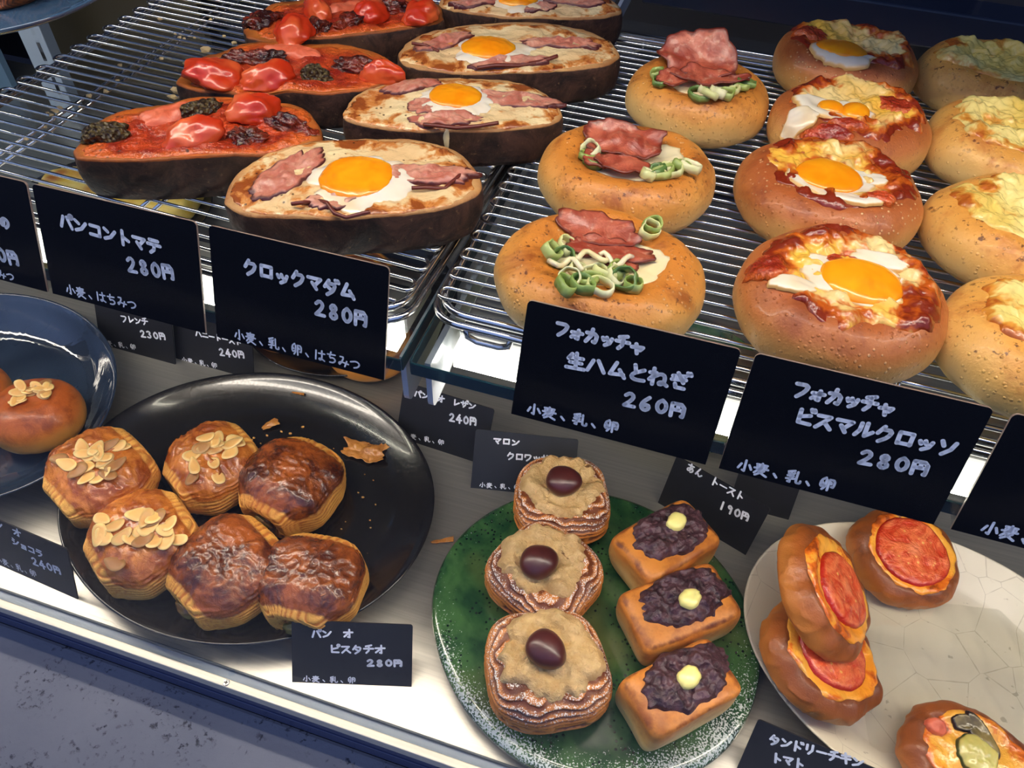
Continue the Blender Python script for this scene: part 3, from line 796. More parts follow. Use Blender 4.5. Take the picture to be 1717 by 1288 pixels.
def m_ham(name='ham', c1=(184, 104, 84), c2=(214, 156, 130), dark=(84, 30, 30)):
    M = Mat(name, 0.36, 0.5, coat=0.12, sss=0.15)
    a = M.noise(62, 5, 0.66, 0.9); b = M.noise(220, 3); s = M.attr('s')
    c = M.mix(M.step(a, 0.34, 0.68), lin(c1), lin(c2)); c = M.mix(M.mth('MULTIPLY', M.step(b, 0.56, 0.70), 0.35), c, lin((232, 190, 160)))
    c = M.mix(M.step(M.mth('ADD', s, M.mth('MULTIPLY', a, 0.35)), 1.03, 1.16), c, lin(dark))
    M.col(c); M.bump(M.mth('ADD', a, M.mth('MULTIPLY', b, 0.5)), 0.5, 0.002); return M.m
HAM = m_ham(); PROSC = m_ham('cured_ham', (148, 58, 40), (198, 106, 78), (110, 40, 24))
HAMEDGE = Mat('crisp_ham_edge', 0.3, 0.5).col(lin((104, 42, 30))).m
def m_white():
    M = Mat('egg_white', 0.2, 0.5, coat=0.3, sss=0.25, sssr=(0.006, 0.005, 0.003)); a = M.noise(40, 3); s = M.attr('s')
    c = M.mix(M.step(a, 0.4, 0.7), lin((240, 230, 208)), lin((236, 212, 170)))
    M.col(M.mix(M.step(s, 0.9, 1.0), c, lin((226, 180, 110)))); M.bump(a, 0.3, 0.002); return M.m
WHITE = m_white()
def m_yolk(name, c1, c2):
    M = Mat(name, 0.22, 0.5, coat=0.25, sss=0.2, sssr=(0.006, 0.003, 0.0006)); a = M.noise(55, 3, 0.5, 0.8)
    M.col(M.mix(M.step(a, 0.3, 0.75), lin(c1), lin(c2))); M.bump(M.noise(90, 3), 0.12, 0.001); return M.m
YOLK = m_yolk('egg_yolk', (250, 142, 6), (255, 172, 22))
def m_bun(name, pale, mid, brown, dark, specks=True, blister=0.5, gloss=0.42):
    "proved dough: pale at the floor of the bun, browned over the shoulder, blisters and scorched crumbs of cheese"
    M = Mat(name, gloss, 0.4, coat=0.08, **SSB)
    up = M.attr('up'); a = M.noise(16, 3, 0.55); f = M.noise(60, 4, 0.6); v = M.voro(330); n2 = M.noise(26, 3)
    t = M.mth('ADD', up, M.mth('MULTIPLY', M.mth('SUBTRACT', a, 0.5), 0.7))
    c = M.mix(M.step(t, -0.15, 0.42), lin(pale), lin(mid))
    c = M.mix(M.step(t, 0.3, 0.85), c, lin(brown))
    c = M.mix(M.mth('MULTIPLY', M.step(M.noise(38, 5, 0.68, 0.4), 0.47, 0.68), M.step(t, 0.0, 0.6, 0.10, 0.85)), c, lin(dark))
    if blister:
        bl = M.mth('MULTIPLY', M.step(v, 0.26, 0.16), M.step(n2, 0.5, 0.62))
        c = M.mix(M.mth('MULTIPLY', bl, blister), c, lin((236, 190, 134)))
    if specks:
        sp = M.mth('MULTIPLY', M.step(M.noise(270, 4, 0.65), 0.585, 0.66), M.step(M.mth('ADD', M.mth('MULTIPLY', up, 0.8), M.noise(34, 3)), 0.74, 0.98))
        c = M.mix(M.mth('MULTIPLY', sp, 0.85), c, lin((92, 40, 14)))
    M.col(c)
    h = M.mth('ADD', M.mth('MULTIPLY', f, 0.6), M.mth('MULTIPLY', M.step(v, 0.3, 0.12), 0.6 if blister else 0.0))
    M.bump(M.mth('ADD', h, M.mth('MULTIPLY', M.noise(700, 2, 0.6), 0.35)), 0.5, 0.0014); return M.m
BUNH = m_bun('ham_focaccia_crust', (234, 194, 122), (222, 156, 74), (206, 128, 50), (150, 76, 26))
BUNE = m_bun('egg_focaccia_crust', (224, 172, 100), (190, 114, 58), (170, 88, 42), (140, 66, 30), specks=False, blister=0.7)
BUNC = m_bun('cheese_focaccia_crust', (238, 202, 130), (232, 178, 94), (226, 158, 70), (190, 112, 44), blister=0.25)
BUNR = m_bun('brioche_crust', (226, 156, 66), (198, 110, 42), (168, 82, 28), (126, 54, 18), specks=False, blister=0.0, gloss=0.40)
BUNT = m_bun('tomato_bun_crust', (190, 116, 48), (156, 84, 32), (118, 60, 24), (92, 46, 20), specks=False, blister=0.0, gloss=0.45)
def m_leek(name, c1, c2):
    M = Mat(name, 0.25, 0.5, sss=0.25, sssr=(0.004, 0.004, 0.002)); a = M.noise(60, 2); f = M.noise(300, 2)
    M.col(M.mix(M.step(a, 0.35, 0.65), lin(c1), lin(c2))); M.bump(f, 0.2, 0.0006); return M.m
LEEK = [m_leek('leek_green', (126, 150, 68), (184, 196, 116)), m_leek('leek_pale', (206, 208, 140), (232, 226, 180)), m_leek('leek_dark', (92, 124, 62), (140, 164, 88))]
CREAMTHREAD = m_leek('melted_threads', (238, 220, 168), (240, 228, 190))

# ------------------------------------------------------------------ slabs of toast
ZR = 0.333
def toast(nm, pxL, pxR, pxT, pxB, mat, label, cat, group, H=0.0245, seed=0.0, wave=0.0012):
    zt = ZR+H
    L, Rr, T, B = [W(*p, zt) for p in (pxL, pxR, pxT, pxB)]
    ax = (Rr-L); a = ax.length/2; ang = math.atan2(ax.y, ax.x); c = (L+Rr)/2
    r = Root(nm, (c.x, c.y, ZR), ang, label, cat, group)
    wb = max(0.02, (r.I @ T).y); wf = max(0.018, -(r.I @ B).y)
    def outl(q):
        cs, sn = math.cos(q), math.sin(q); n = 2.35
        k = 1 + 0.035*nz((cs*1.2, sn*1.2, 0), 1, seed) + 0.012*nz((cs*5, sn*5, 2), 1, seed)
        return a*k*spow(cs, 2/n), (wb if sn > 0 else wf)*k*spow(sn, 2/n)
    def hf(x, y): return H + wave*nz((x, y, 0), 42, seed) + 0.0004*nz((x, y, 0), 300, seed)
    nq = 144; V = [Vector((0, 0, hf(0, 0)))]; S = [0.0]; RM = [0.0]; F = []
    prof = [(k/14*0.95, None, 0.0) for k in range(1, 15)] + [(0.975, -0.0002, 0.0), (0.99, -0.0012, 0.4), (1.0, -0.003, 1.0), (1.006, -0.007, 1.0), (1.01, -0.012, 1.0), (1.004, -0.018, 1.0), (0.985, -0.0225, 1.0), (0.955, -0.0248, 1.0), (0.9, -H, 1.0)]
    for s, dz, sd in prof:
        for j in range(nq):
            q = 2*math.pi*j/nq; x, y = outl(q); x *= s; y *= s
            if dz is None: z = hf(x, y)
            else:
                z = max(0.0, hf(x, y)+dz*(H/0.026)) if dz > -H else 0.0
                w = 0.0009*nz((x, y, z), 130, seed) + 0.0012*nz((x, y, z), 45, seed+3)
                k = 1+w/max(0.02, math.hypot(x, y)); x *= k; y *= k
            V.append(Vector((x, y, z))); S.append(sd); RM.append(s)
    V.append(Vector((0, 0, 0))); S.append(1.0); RM.append(1.0); m_ = len(prof)
    for j in range(nq): F.append((0, 1+j, 1+(j+1) % nq))
    for k in range(m_-1):
        p = 1+k*nq; b = p+nq
        for j in range(nq): F.append((p+j, b+j, b+(j+1) % nq, p+(j+1) % nq))
    e = len(V)-1; p = 1+(m_-1)*nq
    for j in range(nq): F.append((e, p+(j+1) % nq, p+j))
    mesh('bread_slice', V, F, mat, r, True, {'side': S, 'rim': RM})
    r.hf, r.a, r.wb, r.wf, r.outl, r.zt = hf, a, wb, wf, outl, zt
    return r

def lump(name, mat, r, px, rx, ry, rz, rot=0.0, rough=0.25, seed=0.0, lift=0.0, level=4, fr=70, flat=0.35, z=None, tilt=0.0):
    "a piece of topping, measured centre px, half sizes in metres"
    p = r.at(px[0], px[1], (r.zt if z is None else z)+rz*0.5)
    base = r.hf(p.x, p.y)+lift; c, s = math.cos(rot), math.sin(rot)
    def fn(d):
        k = 1 + rough*nz(d, 1.3, seed) + rough*0.5*nz(d, 3.1, seed+2)
        x, y, zz = d.x*rx*k, d.y*ry*k, d.z*rz*k*(1 if d.z > 0 else flat)
        w = rough*0.0016*nz((x, y, zz), fr*4, seed)
        zz += w + x*tilt
        return Vector((p.x+x*c-y*s, p.y+x*s+y*c, base+rz*flat*0.5+zz))
    return blob(name, mat, r, level, fn)

def spread(r, mat, name, k=0.9, th=0.0018, bump=0.001, bs=160, seed=0.0, irr=0.05):
    V = [Vector((0, 0, r.hf(0, 0)+th))]; S = [0.0]; F = []; nr, nq = 26, 120
    for i in range(1, nr+2):
        s = min(i/nr, 1.0)
        for j in range(nq):
            q = 2*math.pi*j/nq; x, y = r.outl(q)
            kk = k*(1+irr*nz((math.cos(q)*2.3, math.sin(q)*2.3, 0), 1, seed)+irr*0.6*nz((math.cos(q)*7, math.sin(q)*7, 0), 1, seed))
            x *= s*kk; y *= s*kk
            z = r.hf(x, y) + (th*(1-s**8) + bump*fbm((x, y, 0), bs, seed)*(1-s**8) if i <= nr else -0.001)
            V.append(Vector((x, y, z))); S.append(s)
    for j in range(nq): F.append((0, 1+j, 1+(j+1) % nq))
    for i in range(nr):
        p = 1+i*nq; b = p+nq
        for j in range(nq): F.append((p+j, b+j, b+(j+1) % nq, p+(j+1) % nq))
    return mesh(name, V, F, mat, r, True, {'s': S})

GA = 'tomato toasts on the left rack'
def tomato_toast(L, Rr, T, B, label, tom, dri, her, pee, seed):
    r = toast('tomato_toast', L, Rr, T, B, TOASTA, label, 'toast', GA, seed=seed, wave=0.0026)
    spread(r, SAUCE, 'tomato_sauce', 0.90, 0.0016, 0.0016, 110, seed, 0.09)
    for i, (x, y, rx, ry, rot) in enumerate(tom): lump('tomato_chunk', TOMATO, r, (x, y), rx*1.18, ry*1.22, 0.0105, rot, 0.26, seed+i*3.1, tilt=0.15*math.sin(i*2.1+seed))
    for i, (x, y, rx, ry, rot) in enumerate(dri): lump('dried_tomato', DRIED, r, (x, y), rx*1.1, ry*1.15, 0.0056, rot, 0.55, seed+i*2.7+50, level=5, fr=90)
    for i, (x, y, rx, ry, rot) in enumerate(her): lump('herb_tomato', HERB, r, (x, y), rx, ry, 0.0062, rot, 0.4, seed+i*2.7+90, level=5, fr=90)
    for i, (x, y, rx, ry, rot) in enumerate(pee):
        p = r.at(x, y, r.zt+0.003)
        patch('tomato_peel', PEEL, r, r.hf, p.x, p.y, rx, ry, rot, 0.2, 1.4, 0.0036, 0.001, 0.0013, 120, seed=seed+i+200)
tomato_toast((119, 250), (546, 226), (335, 166), (330, 257), 'tomato toast nearest the front, behind the price card パンコントマテ',
             [(322, 224, .0155, .0085, .25), (425, 180, .013, .010, .2)],
             [(415, 225, .0105, .007, .2), (487, 207, .0145, .0050, -.5)],
             [(176, 222, .0125, .0088, .2), (338, 184, .0125, .0055, .3)], [(275, 190, .017, .0085, .5)], 1.3)
tomato_toast((297, 135), (667, 130), (455, 69), (450, 152), 'tomato toast in the middle of its row, big tomato wedge at its left end',
             [(360, 122, .0155, .0115, .1), (446, 126, .0145, .0085, .2), (640, 122, .012, .005, -.3)],
             [(440, 97, .0135, .0065, .1), (602, 110, .0145, .0065, -.2), (400, 96, .010, .006, .1)],
             [(528, 124, .0105, .006, -.1)], [(492, 84, .020, .007, -.25)], 4.7)
tomato_toast((408, 55), (748, 20), (575, -12), (570, 61), 'tomato toast farthest back in its row, partly cut by the top picture edge',
             [(493, 50, .0115, .0105, .6), (622, 17, .012, .0095, .7), (706, 20, .0125, .009, .5), (532, 14, .0065, .0135, .3)],
             [(437, 30, .0115, .0085, .4), (531, 43, .0085, .009, .8), (588, 34, .0115, .007, .5), (660, 12, .0095, .006, .2)], [], [(575, 10, .016, .007, .4)], 8.2)

GB = 'egg and ham toasts on the left rack'
def egg_toast(L, Rr, T, B, label, yolk, hams, curls, drips, seed):
    r = toast('egg_toast', L, Rr, T, B, TOASTB, label, 'toast', GB, seed=seed)
    spread(r, CHEESEB, 'melted_cheese', 0.945, 0.0014, 0.0016, 95, seed, 0.07)
    for i, (x, y, rx, ry, rot) in enumerate(hams):
        p = r.at(x, y, r.zt+0.002)
        patch('ham_slice', HAM, r, r.hf, p.x, p.y, rx*1.22, ry*1.18, rot, 0.26, 2.2, 0.0026, 0.0, 0.0026, 105, seed=seed+i*5+20, rimlift=0.0022, nr=22, nt_=80)
    x, y, rx, ry, rot = yolk
    p = r.at(x, y, r.zt+0.005)
    patch('egg_white', WHITE, r, r.hf, p.x+0.001, p.y-0.002, rx*1.62, ry*1.50, rot, 0.30, 1.7, 0.0034, 0.0006, 0.0004, 80, seed=seed+7)
    yk = patch('egg_yolk', YOLK, r, lambda x_, y_: r.hf(x_, y_)+0.0034, p.x, p.y, rx*1.08, ry*1.10, rot, 0.07, 1.2, 0.0012, 0.0030, 0.0001, 80, seed=seed+9, nr=14, edge=10)
    for i, (pts, rad) in enumerate(curls):
        P = []
        for k, (x, y) in enumerate(pts):
            q = r.at(x, y, r.zt+0.005); P.append((q.x, q.y, r.hf(q.x, q.y)+0.0030+0.0012*math.sin(k*1.9+i)))
        Q = []
        for k in range(len(P)-1):
            for t in range(6): Q.append(tuple(P[k][c]*(1-t/6)+P[k+1][c]*t/6 for c in range(3)))
        Q.append(P[-1]); v, f = tube_geo(Q, rad, 7); mesh('crisp_ham_edge', v, f, HAMEDGE, r)
    for i, (x, yt, ln, wd) in enumerate(drips):
        p = r.at(x, yt, r.zt)
        V = []; F = []
        def fn(d, p=p, ln=ln, wd=wd, i=i):
            k = 1+0.25*nz(d, 1.5, seed+i)
            return Vector((p.x+d.x*wd*k*(1.0-0.35*max(0, -d.z)), p.y+d.y*0.0035, r.hf(p.x, p.y)-ln*0.42+d.z*ln*0.55*k))
        blob('cheese_drip', CHEESEB, r, 4, fn, ()) .data.attributes.new('s', 'FLOAT', 'POINT')
    return r
egg_toast((380, 326), (809, 306), (628, 228), (610, 364), 'egg toast nearest the front with a large round yolk, behind the price card クロックマダム',
          (598, 291, .0183, .0172, .1), [(480, 292, .022, .010, .9), (715, 292, .021, .0085, -.15), (560, 335, .0125, .0062, .2)],
          [([(488, 338), (505, 339), (520, 333), (536, 330), (548, 338), (560, 352), (580, 357), (620, 353)], .0011), ([(690, 312), (715, 309), (745, 307), (768, 292), (783, 279)], .0011)], [(690, 345, .014, .0042)], 2.2)
egg_toast((573, 192), (945, 192), (740, 128), (740, 214), 'egg toast second from the front, its white running over the dark crust',
          (764, 157, .0150, .0135, .1), [(690, 145, .016, .006, .4), (860, 165, .024, .008, -.2), (745, 200, .018, .006, .05), (712, 178, .009, .008, .6)],
          [([(710, 203), (735, 209), (765, 208), (800, 206), (836, 203)], .0012)], [(748, 215, .016, .0036)], 5.5)
egg_toast((670, 96), (1040, 86), (830, 36), (830, 122), 'egg toast third from the front beside the rearmost ham focaccia',
          (820, 75, .0168, .0145, .1), [(745, 70, .018, .007, .5), (940, 72, .022, .007, -.15), (850, 105, .022, .0055, .08)],
          [([(800, 108), (830, 107), (870, 104), (905, 97), (935, 92)], .0013), ([(690, 70), (715, 71), (735, 80)], .0010)], [], 9.1)
egg_toast((738, 6), (1046, 16), (880, -24), (880, 28), 'egg toast farthest back beside the rear tomato toast, cut by the top picture edge',
          (868, -6, .0140, .0110, .1), [(800, 4, .016, .006, .3), (960, 0, .020, .007, -.15), (905, 12, .011, .006, .5)], [], [(882, 24, .010, .003)], 12.4)
# ------------------------------------------------------------------ round breads
def bun(nm, loc, rz, a, b, h, mat, label, cat, group, dim=(0.30, 0.72, 0.010), seed=0.0, level=6, tilt=None, part='bread_body', wob=0.05, zc=0.42, crease=0.0):
    r = Root(nm, loc, rz, label, cat, group, tilt)
    t0, t1, D = dim; zc = zc*h
    def wobv(q): return 1 + wob*nz((math.cos(q)*1.1, math.sin(q)*1.1, 0), 1, seed) + wob*0.4*nz((math.cos(q)*2.7, math.sin(q)*2.7, 4), 1, seed)
    def lift(x, y, t): return -D*(1-sstep(t0, t1, t)) + 0.0022*nz((x, y, 0), 38, seed)
    def hf(x, y):
        q = math.atan2(y/b, x/a); t = min(0.999, math.hypot(x/a, y/b)/wobv(q))
        rho = t**(1/0.75); z = math.sqrt(max(0, 1-rho*rho))
        return zc+(h-zc)*z**0.8+lift(x, y, t)
    def fn(d):
        rho = max(1e-6, math.hypot(d.x, d.y)); rp = rho**0.75; q = math.atan2(d.y, d.x); w = wobv(q)
        X = a*w*d.x/rho*rp; Y = b*w*d.y/rho*rp
        if d.z >= 0: Z = zc+(h-zc)*d.z**0.8 + lift(X, Y, rp)
        else:
            Z = zc*(1-min(1.0, 1.12*(-d.z)**0.85)); k = 1-0.10*sstep(0.35, 1.0, -d.z); X *= k; Y *= k
            Z += 0.0022*nz((X, Y, 0), 38, seed)*(1-sstep(0, 0.5, -d.z))
        Z += 0.0006*nz((X, Y, Z), 130, seed)*sstep(-0.7, -0.3, d.z)
        if crease:
            cq = nz((math.cos(q)*2.6, math.sin(q)*2.6, d.z*0.8), 1, seed+9); c2 = 1-2*abs(nz((math.cos(q)*3.4, math.sin(q)*3.4, d.z*1.4), 1, seed+19))
            k = 1+crease*(cq+0.8*max(0.0, c2-0.5))*sstep(-0.8, -0.2, d.z)*sstep(0.25, 0.7, rp)/a; X *= k; Y *= k
            Z += crease*0.9*(cq-0.6*max(0.0, c2-0.4))*sstep(0.45, 0.8, rp)*sstep(-0.2, 0.4, d.z)
        return Vector((X, Y, max(0.0, Z))), d.z
    blob(part, mat, r, level, fn, ('up',))
    r.hf, r.a, r.b, r.h, r.zt = hf, a, b, h, loc[2]+h
    return r

def place(l, rr, z): 
    L, Q = W(*l, z), W(*rr, z); return (L+Q)/2, (Q-L).length/2, math.atan2((Q-L).y, (Q-L).x)

def sheet(name, mat, r, px, rx, ry, rot, lift, amp, seed, z, ups=0.0, fr=60, th=0.0011):
    "crumpled thin slice with its own folds"
    p = r.at(px[0], px[1], z); V = []; F = []; S = []; nr, nq = 20, 72; c, s_ = math.cos(rot), math.sin(rot)
    for i in range(nr+1):
        s = i/nr
        for j in range(nq):
            q = 2*math.pi*j/nq
            ir = 1+0.28*nz((math.cos(q)*1.6, math.sin(q)*1.6, 0), 1, seed)+0.13*nz((math.cos(q)*5, math.sin(q)*5, 3), 1, seed)
            lx, ly = rx*s*ir*math.cos(q), ry*s*ir*math.sin(q)
            fold = nz((lx*0.8, ly*1.5, 0), fr, seed)+0.5*nz((lx, ly, 1), fr*2.4, seed)
            lx += 0.0022*nz((lx, ly, 9), 75, seed); ly += 0.0022*nz((lx, ly, 19), 75, seed)
            x, y = p.x+lx*c-ly*s_, p.y+lx*s_+ly*c
            z_ = max(r.hf(x, y)+0.0012, r.hf(p.x, p.y)*0.45+r.hf(x, y)*0.55+lift+amp*fold+ups*max(0, ly/ry)**1.4)
            V.append((x, y, z_)); S.append(s)
    for i in range(nr):
        for j in range(nq):
            a_ = i*nq+j; F.append((a_, a_+nq, i*nq+nq+(j+1) % nq, i*nq+(j+1) % nq))
    o = mesh(name, V, F, mat, r, True, {'s': S})
    md = o.modifiers.new('solid', 'SOLIDIFY'); md.thickness = th; md.offset = 0.0
    return o

def leek(r, px, z, rad, ln, tx, tz, mat, seed, lift=0.001):
    "one slice of leek: a short open ring"
    p = r.at(px[0], px[1], z); base = r.hf(p.x, p.y)+lift+rad*0.5*abs(math.sin(tx)); V = []; F = []
    M = Matrix.Translation((p.x, p.y, base+ln*0.4)) @ Matrix.Rotation(tz, 4, 'Z') @ Matrix.Rotation(tx, 4, 'X')
    n = 28
    for k, (dr, z_) in enumerate(((0, -0.5), (0.06, 0.0), (0, 0.5), (-0.13, 0.5), (-0.11, 0), (-0.13, -0.5))):
        for j in range(n):
            q = 2*math.pi*j/n; w = 1+0.30*nz((math.cos(q), math.sin(q), 0), 1.3, seed)
            V.append(M @ Vector((rad*(1+dr)*w*math.cos(q), rad*(1+dr)*w*0.86*math.sin(q), ln*z_+0.0007*nz((math.cos(q), math.sin(q), k), 2.1, seed))))
    for k in range(6):
        for j in range(n): F.append((k*n+j, k*n+(j+1) % n, ((k+1) % 6)*n+(j+1) % n, ((k+1) % 6)*n+j))
    return mesh('leek_ring', V, F, mat, r, True)

GH = 'ham and leek focaccia breads'
def ham_focaccia(l, rr, dpt, label, leeks, hams, seed, h=0.0385):
    c, a, ang = place(l, rr, ZR+0.017)
    r = bun('ham_focaccia', (c.x, c.y, ZR), ang, a, dpt, h, BUNH, label, 'focaccia', GH, (0.30, 0.80, 0.0095), seed)
    patch('leek_filling', CREAMTHREAD, r, r.hf, 0.003, -0.001, a*0.56, dpt*0.46, 0, 0.16, 1.5, 0.0018, 0.0012, 0.0016, 140, seed=seed)
    rnd = random.Random(int(seed*10)); zt = ZR+h-0.006
    for i, (x, y, k) in enumerate(leeks):
        leek(r, (x, y), zt, rnd.uniform(.0042, .0066), rnd.uniform(.003, .0055), rnd.uniform(-.55, .75), rnd.uniform(0, 6.28), LEEK[k], seed+i)
    for i, (x, y, rx, ry, rot, lf, am, up) in enumerate(hams): sheet('ham_slice', PROSC, r, (x, y), rx, ry, rot, lf, am, seed+i*3+1, zt, up)
    return r
r = ham_focaccia((830, 452), (1183, 490), 0.0440, 'ham and leek focaccia nearest the front, behind the price card 生ハムとねぎ',
    [(925, 430, 0), (943, 436, 2), (968, 455, 1), (955, 480, 1), (948, 493, 0), (985, 473, 0), (1000, 462, 1), (1018, 460, 1), (1035, 458, 0), (1046, 480, 2), (1060, 487, 0), (1030, 470, 1), (975, 490, 2), (1092, 388, 0), (1088, 395, 1), (1005, 490, 1), (950, 415, 1)],
    [(1003, 388, .0215, .0100, -.25, .0035, .0022, .001), (1018, 418, .0195, .0095, -.15, .0040, .0024, .001), (1043, 447, .0082, .0042, -.1, .004, .0015, 0)], 1.7)
for i, (x, y) in enumerate(((945, 455), (990, 440), (1030, 445))):
    P = []
    for k in range(9):
        q = r.at(x-26+k*7, y+10*math.sin(k*0.9+i*2), r.zt-0.006); P.append((q.x, q.y, r.hf(q.x, q.y)+0.0065+0.001*math.sin(k*1.3)))
    v, f = tube_geo(P, 0.0013, 7); mesh('sauce_thread', v, f, CREAMTHREAD, r)
ham_focaccia((900, 292), (1200, 312), 0.0420, 'ham and leek focaccia in the middle of its row',
    [(985, 262, 0), (996, 272, 2), (1100, 288, 2), (1110, 295, 0), (1118, 282, 1), (1085, 300, 1), (1128, 292, 1), (1140, 286, 0), (990, 255, 1), (1155, 290, 1)],
    [(1040, 245, .0225, .0125, -.2, .0065, .0042, .004), (1042, 284, .0145, .0080, -.1, .0062, .0030, .002), (998, 272, .0080, .0070, .3, .0045, .0022, .001)], 4.1)
ham_focaccia((1048, 156), (1290, 186), 0.0400, 'ham and leek focaccia farthest back with a ham slice standing up',
    [(1100, 130, 0), (1108, 142, 2), (1172, 170, 2), (1185, 172, 1), (1200, 172, 1), (1215, 170, 0), (1228, 160, 1), (1242, 152, 0), (1210, 160, 1), (1250, 145, 2)],
    [(1165, 118, .0250, .0145, -.25, .0080, .0050, .011), (1190, 142, .0240, .0085, .05, .0070, .0036, .003), (1125, 142, .0085, .0075, .5, .006, .0026, .002)], 7.9)

GE = 'egg focaccia breads'
def egg_focaccia(l, rr, dpt, label, yolk, wht, red, seed, h=0.0405):
    c, a, ang = place(l, rr, ZR+0.017)
    r = bun('egg_focaccia', (c.x, c.y, ZR), ang, a, dpt, h, BUNE, label, 'focaccia', GE, (0.30, 0.82, 0.0075), seed)
    patch('cheese_topping', CHEESEE, r, r.hf, 0.002, 0.004, a*0.80, dpt*0.78, 0, 0.20, 1.9, 0.0024, 0.0, 0.0034, 120, nr=44, nt_=150, seed=seed, edge=10)
    zt = ZR+h-0.006
    for i, (x, y, rx, ry, rot) in enumerate(red):
        p = r.at(x, y, zt); patch('tomato_patch', SAUCE, r, lambda x_, y_: r.hf(x_, y_)+0.0018, p.x, p.y, rx, ry, rot, 0.3, 2.0, 0.0022, 0, 0.0014, 120, seed=seed+i+30)
    for i, (x, y, rx, ry, rot) in enumerate(wht):
        p = r.at(x, y, zt); patch('egg_white', WHITE, r, lambda x_, y_: r.hf(x_, y_)+0.0022, p.x, p.y, rx*0.92, ry*0.88, rot, 0.22, 1.6, 0.0011, 0, 0.0007, 90, seed=seed+i+60)
    for i, (x, y, rx, ry, rot) in enumerate(yolk):
        p = r.at(x, y, zt); zc_ = r.hf(p.x, p.y)
        patch('egg_yolk', YOLK, r, lambda x_, y_: 0.5*zc_+0.5*r.hf(x_, y_)+0.0030, p.x, p.y, rx, ry, rot, 0.06, 1.2, 0.0016, 0.0030, 0.0001, 80, seed=seed+i+80, nr=14, edge=12, sink=0.004)
    return r
egg_focaccia((1228, 482), (1580, 545), 0.0475, 'egg focaccia nearest the front with a whole orange yolk, behind the price card ビスマルクロッソ',
    [(1441, 475, .0182, .0158, -.12)], [(1430, 468, .026, .0215, -.1), (1330, 482, .012, .0065, .2), (1470, 440, .014, .006, -.3)],
    [(1285, 450, .0085, .0085, .5), (1412, 436, .0085, .004, .1)], 2.3)
egg_focaccia((1230, 312), (1540, 362), 0.0450, 'egg focaccia second from the front with a pale whole yolk',
    [(1389, 299, .0172, .0150, -.12)], [(1392, 306, .0225, .0195, -.1), (1455, 300, .011, .007, -.2), (1420, 335, .018, .006, -.2)], [(1470, 338, .008, .004, -.3)], 5.2)
egg_focaccia((1285, 202), (1557, 247), 0.0440, 'egg focaccia third from the front, its small yolk half hidden under melted cheese',
    [(1432, 192, .0085, .0090, -.1), (1392, 184, .0080, .0078, -.1)], [(1400, 187, .024, .0165, -.2), (1345, 195, .010, .009, .2)], [(1385, 220, .014, .005, -.1), (1497, 180, .012, .0075, -.6), (1420, 215, .010, .004, 0)], 8.8)
egg_focaccia((1295, 96), (1535, 136), 0.0430, 'egg focaccia farthest back, standing in the shade with a flat yolk',
    [(1409, 88, .0170, .0140, -.1)], [(1412, 93, .0220, .0175, -.1)], [(1360, 60, .012, .008, .2), (1420, 122, .012, .005, -.1)], 11.6)

GC = 'cheese focaccia breads'
def cheese_focaccia(c, rz, label, seed, rx=0.050, dpt=0.044, h=0.0385):
    r = bun('cheese_focaccia', (c[0], c[1], ZR), rz, rx, dpt, h, BUNC, label, 'focaccia', GC, (0.30, 0.78, 0.0075), seed)
    patch('melted_cheese', CHEESEC, r, r.hf, 0.001, 0.001, rx*0.80, dpt*0.68, 0, 0.22, 1.7, 0.0030, 0.0, 0.0036, 110, nr=40, nt_=130, seed=seed, edge=10)
    return r
cheese_focaccia((0.1675, 0.304), 0.05, 'cheese focaccia nearest the front at the right picture edge', 3.3)
cheese_focaccia((0.1645, 0.390), -0.12, 'cheese focaccia second from the front at the right picture edge', 6.1)
cheese_focaccia((0.1690, 0.479), -0.10, 'cheese focaccia third from the front at the right picture edge', 9.4)
cheese_focaccia((0.1670, 0.568), -0.05, 'cheese focaccia farthest back at the right picture edge, half in shade', 12.7)

# ------------------------------------------------------------------ laminated pastries on the black plate
def m_lam(name, top1, top2, side1, side2, gloss=0.24):
    M = Mat(name, 0.4, 0.45, coat=0.0, **SSB)
    tp = M.attr('top'); ly = M.attr('lay'); a = M.noise(46, 4, 0.62, 0.6); f = M.noise(150, 4, 0.7, 0.8); b = M.noise(20, 3)
    side = M.mix(M.step(M.mth('ADD', ly, M.mth('MULTIPLY', M.mth('SUBTRACT', f, 0.5), 1.4)), -0.02, 0.74), lin(side2), lin(side1))
    side = M.mix(M.mth('MULTIPLY', M.step(b, 0.5, 0.7), 0.45), side, lin(side2))
    rg = M.new('ShaderNodeTexNoise', noise_type='RIDGED_MULTIFRACTAL'); M.L.new(M.co(), rg.inputs['Vector'])
    rg.inputs['Scale'].default_value = 75; rg.inputs['Detail'].default_value = 3; rg.inputs['Distortion'].default_value = 0.5
    top = M.mix(M.step(a, 0.36, 0.66), lin(top1), lin(top2))
    top = M.mix(M.mth('MULTIPLY', M.step(f, 0.56, 0.74), 0.5), top, lin(side2))
    t = M.mth('ADD', tp, M.mth('MULTIPLY', M.mth('SUBTRACT', a, 0.5), 0.9))
    k = M.step(t, 0.34, 0.66)
    M.col(M.mix(k, side, top)); M.rgh(M.step(k, 0, 1, 0.5, gloss)); M.put(M.b.inputs['Coat Weight'], M.mth('MULTIPLY', k, 0.45))
    M.b.inputs['Coat Roughness'].default_value = 0.12
    M.bump(M.mth('ADD', M.mth('MULTIPLY', f, 0.7), M.mth('MULTIPLY', M.mth('MULTIPLY', rg.outputs[0], k), 0.5)), 0.8, 0.0022); return M.m
LAMD = m_lam('pistachio_pastry_dough', (72, 28, 12), (158, 80, 28), (234, 170, 78), (190, 108, 38))
LAML = m_lam('almond_pastry_dough', (146, 68, 18), (204, 122, 46), (234, 174, 84), (196, 118, 44))
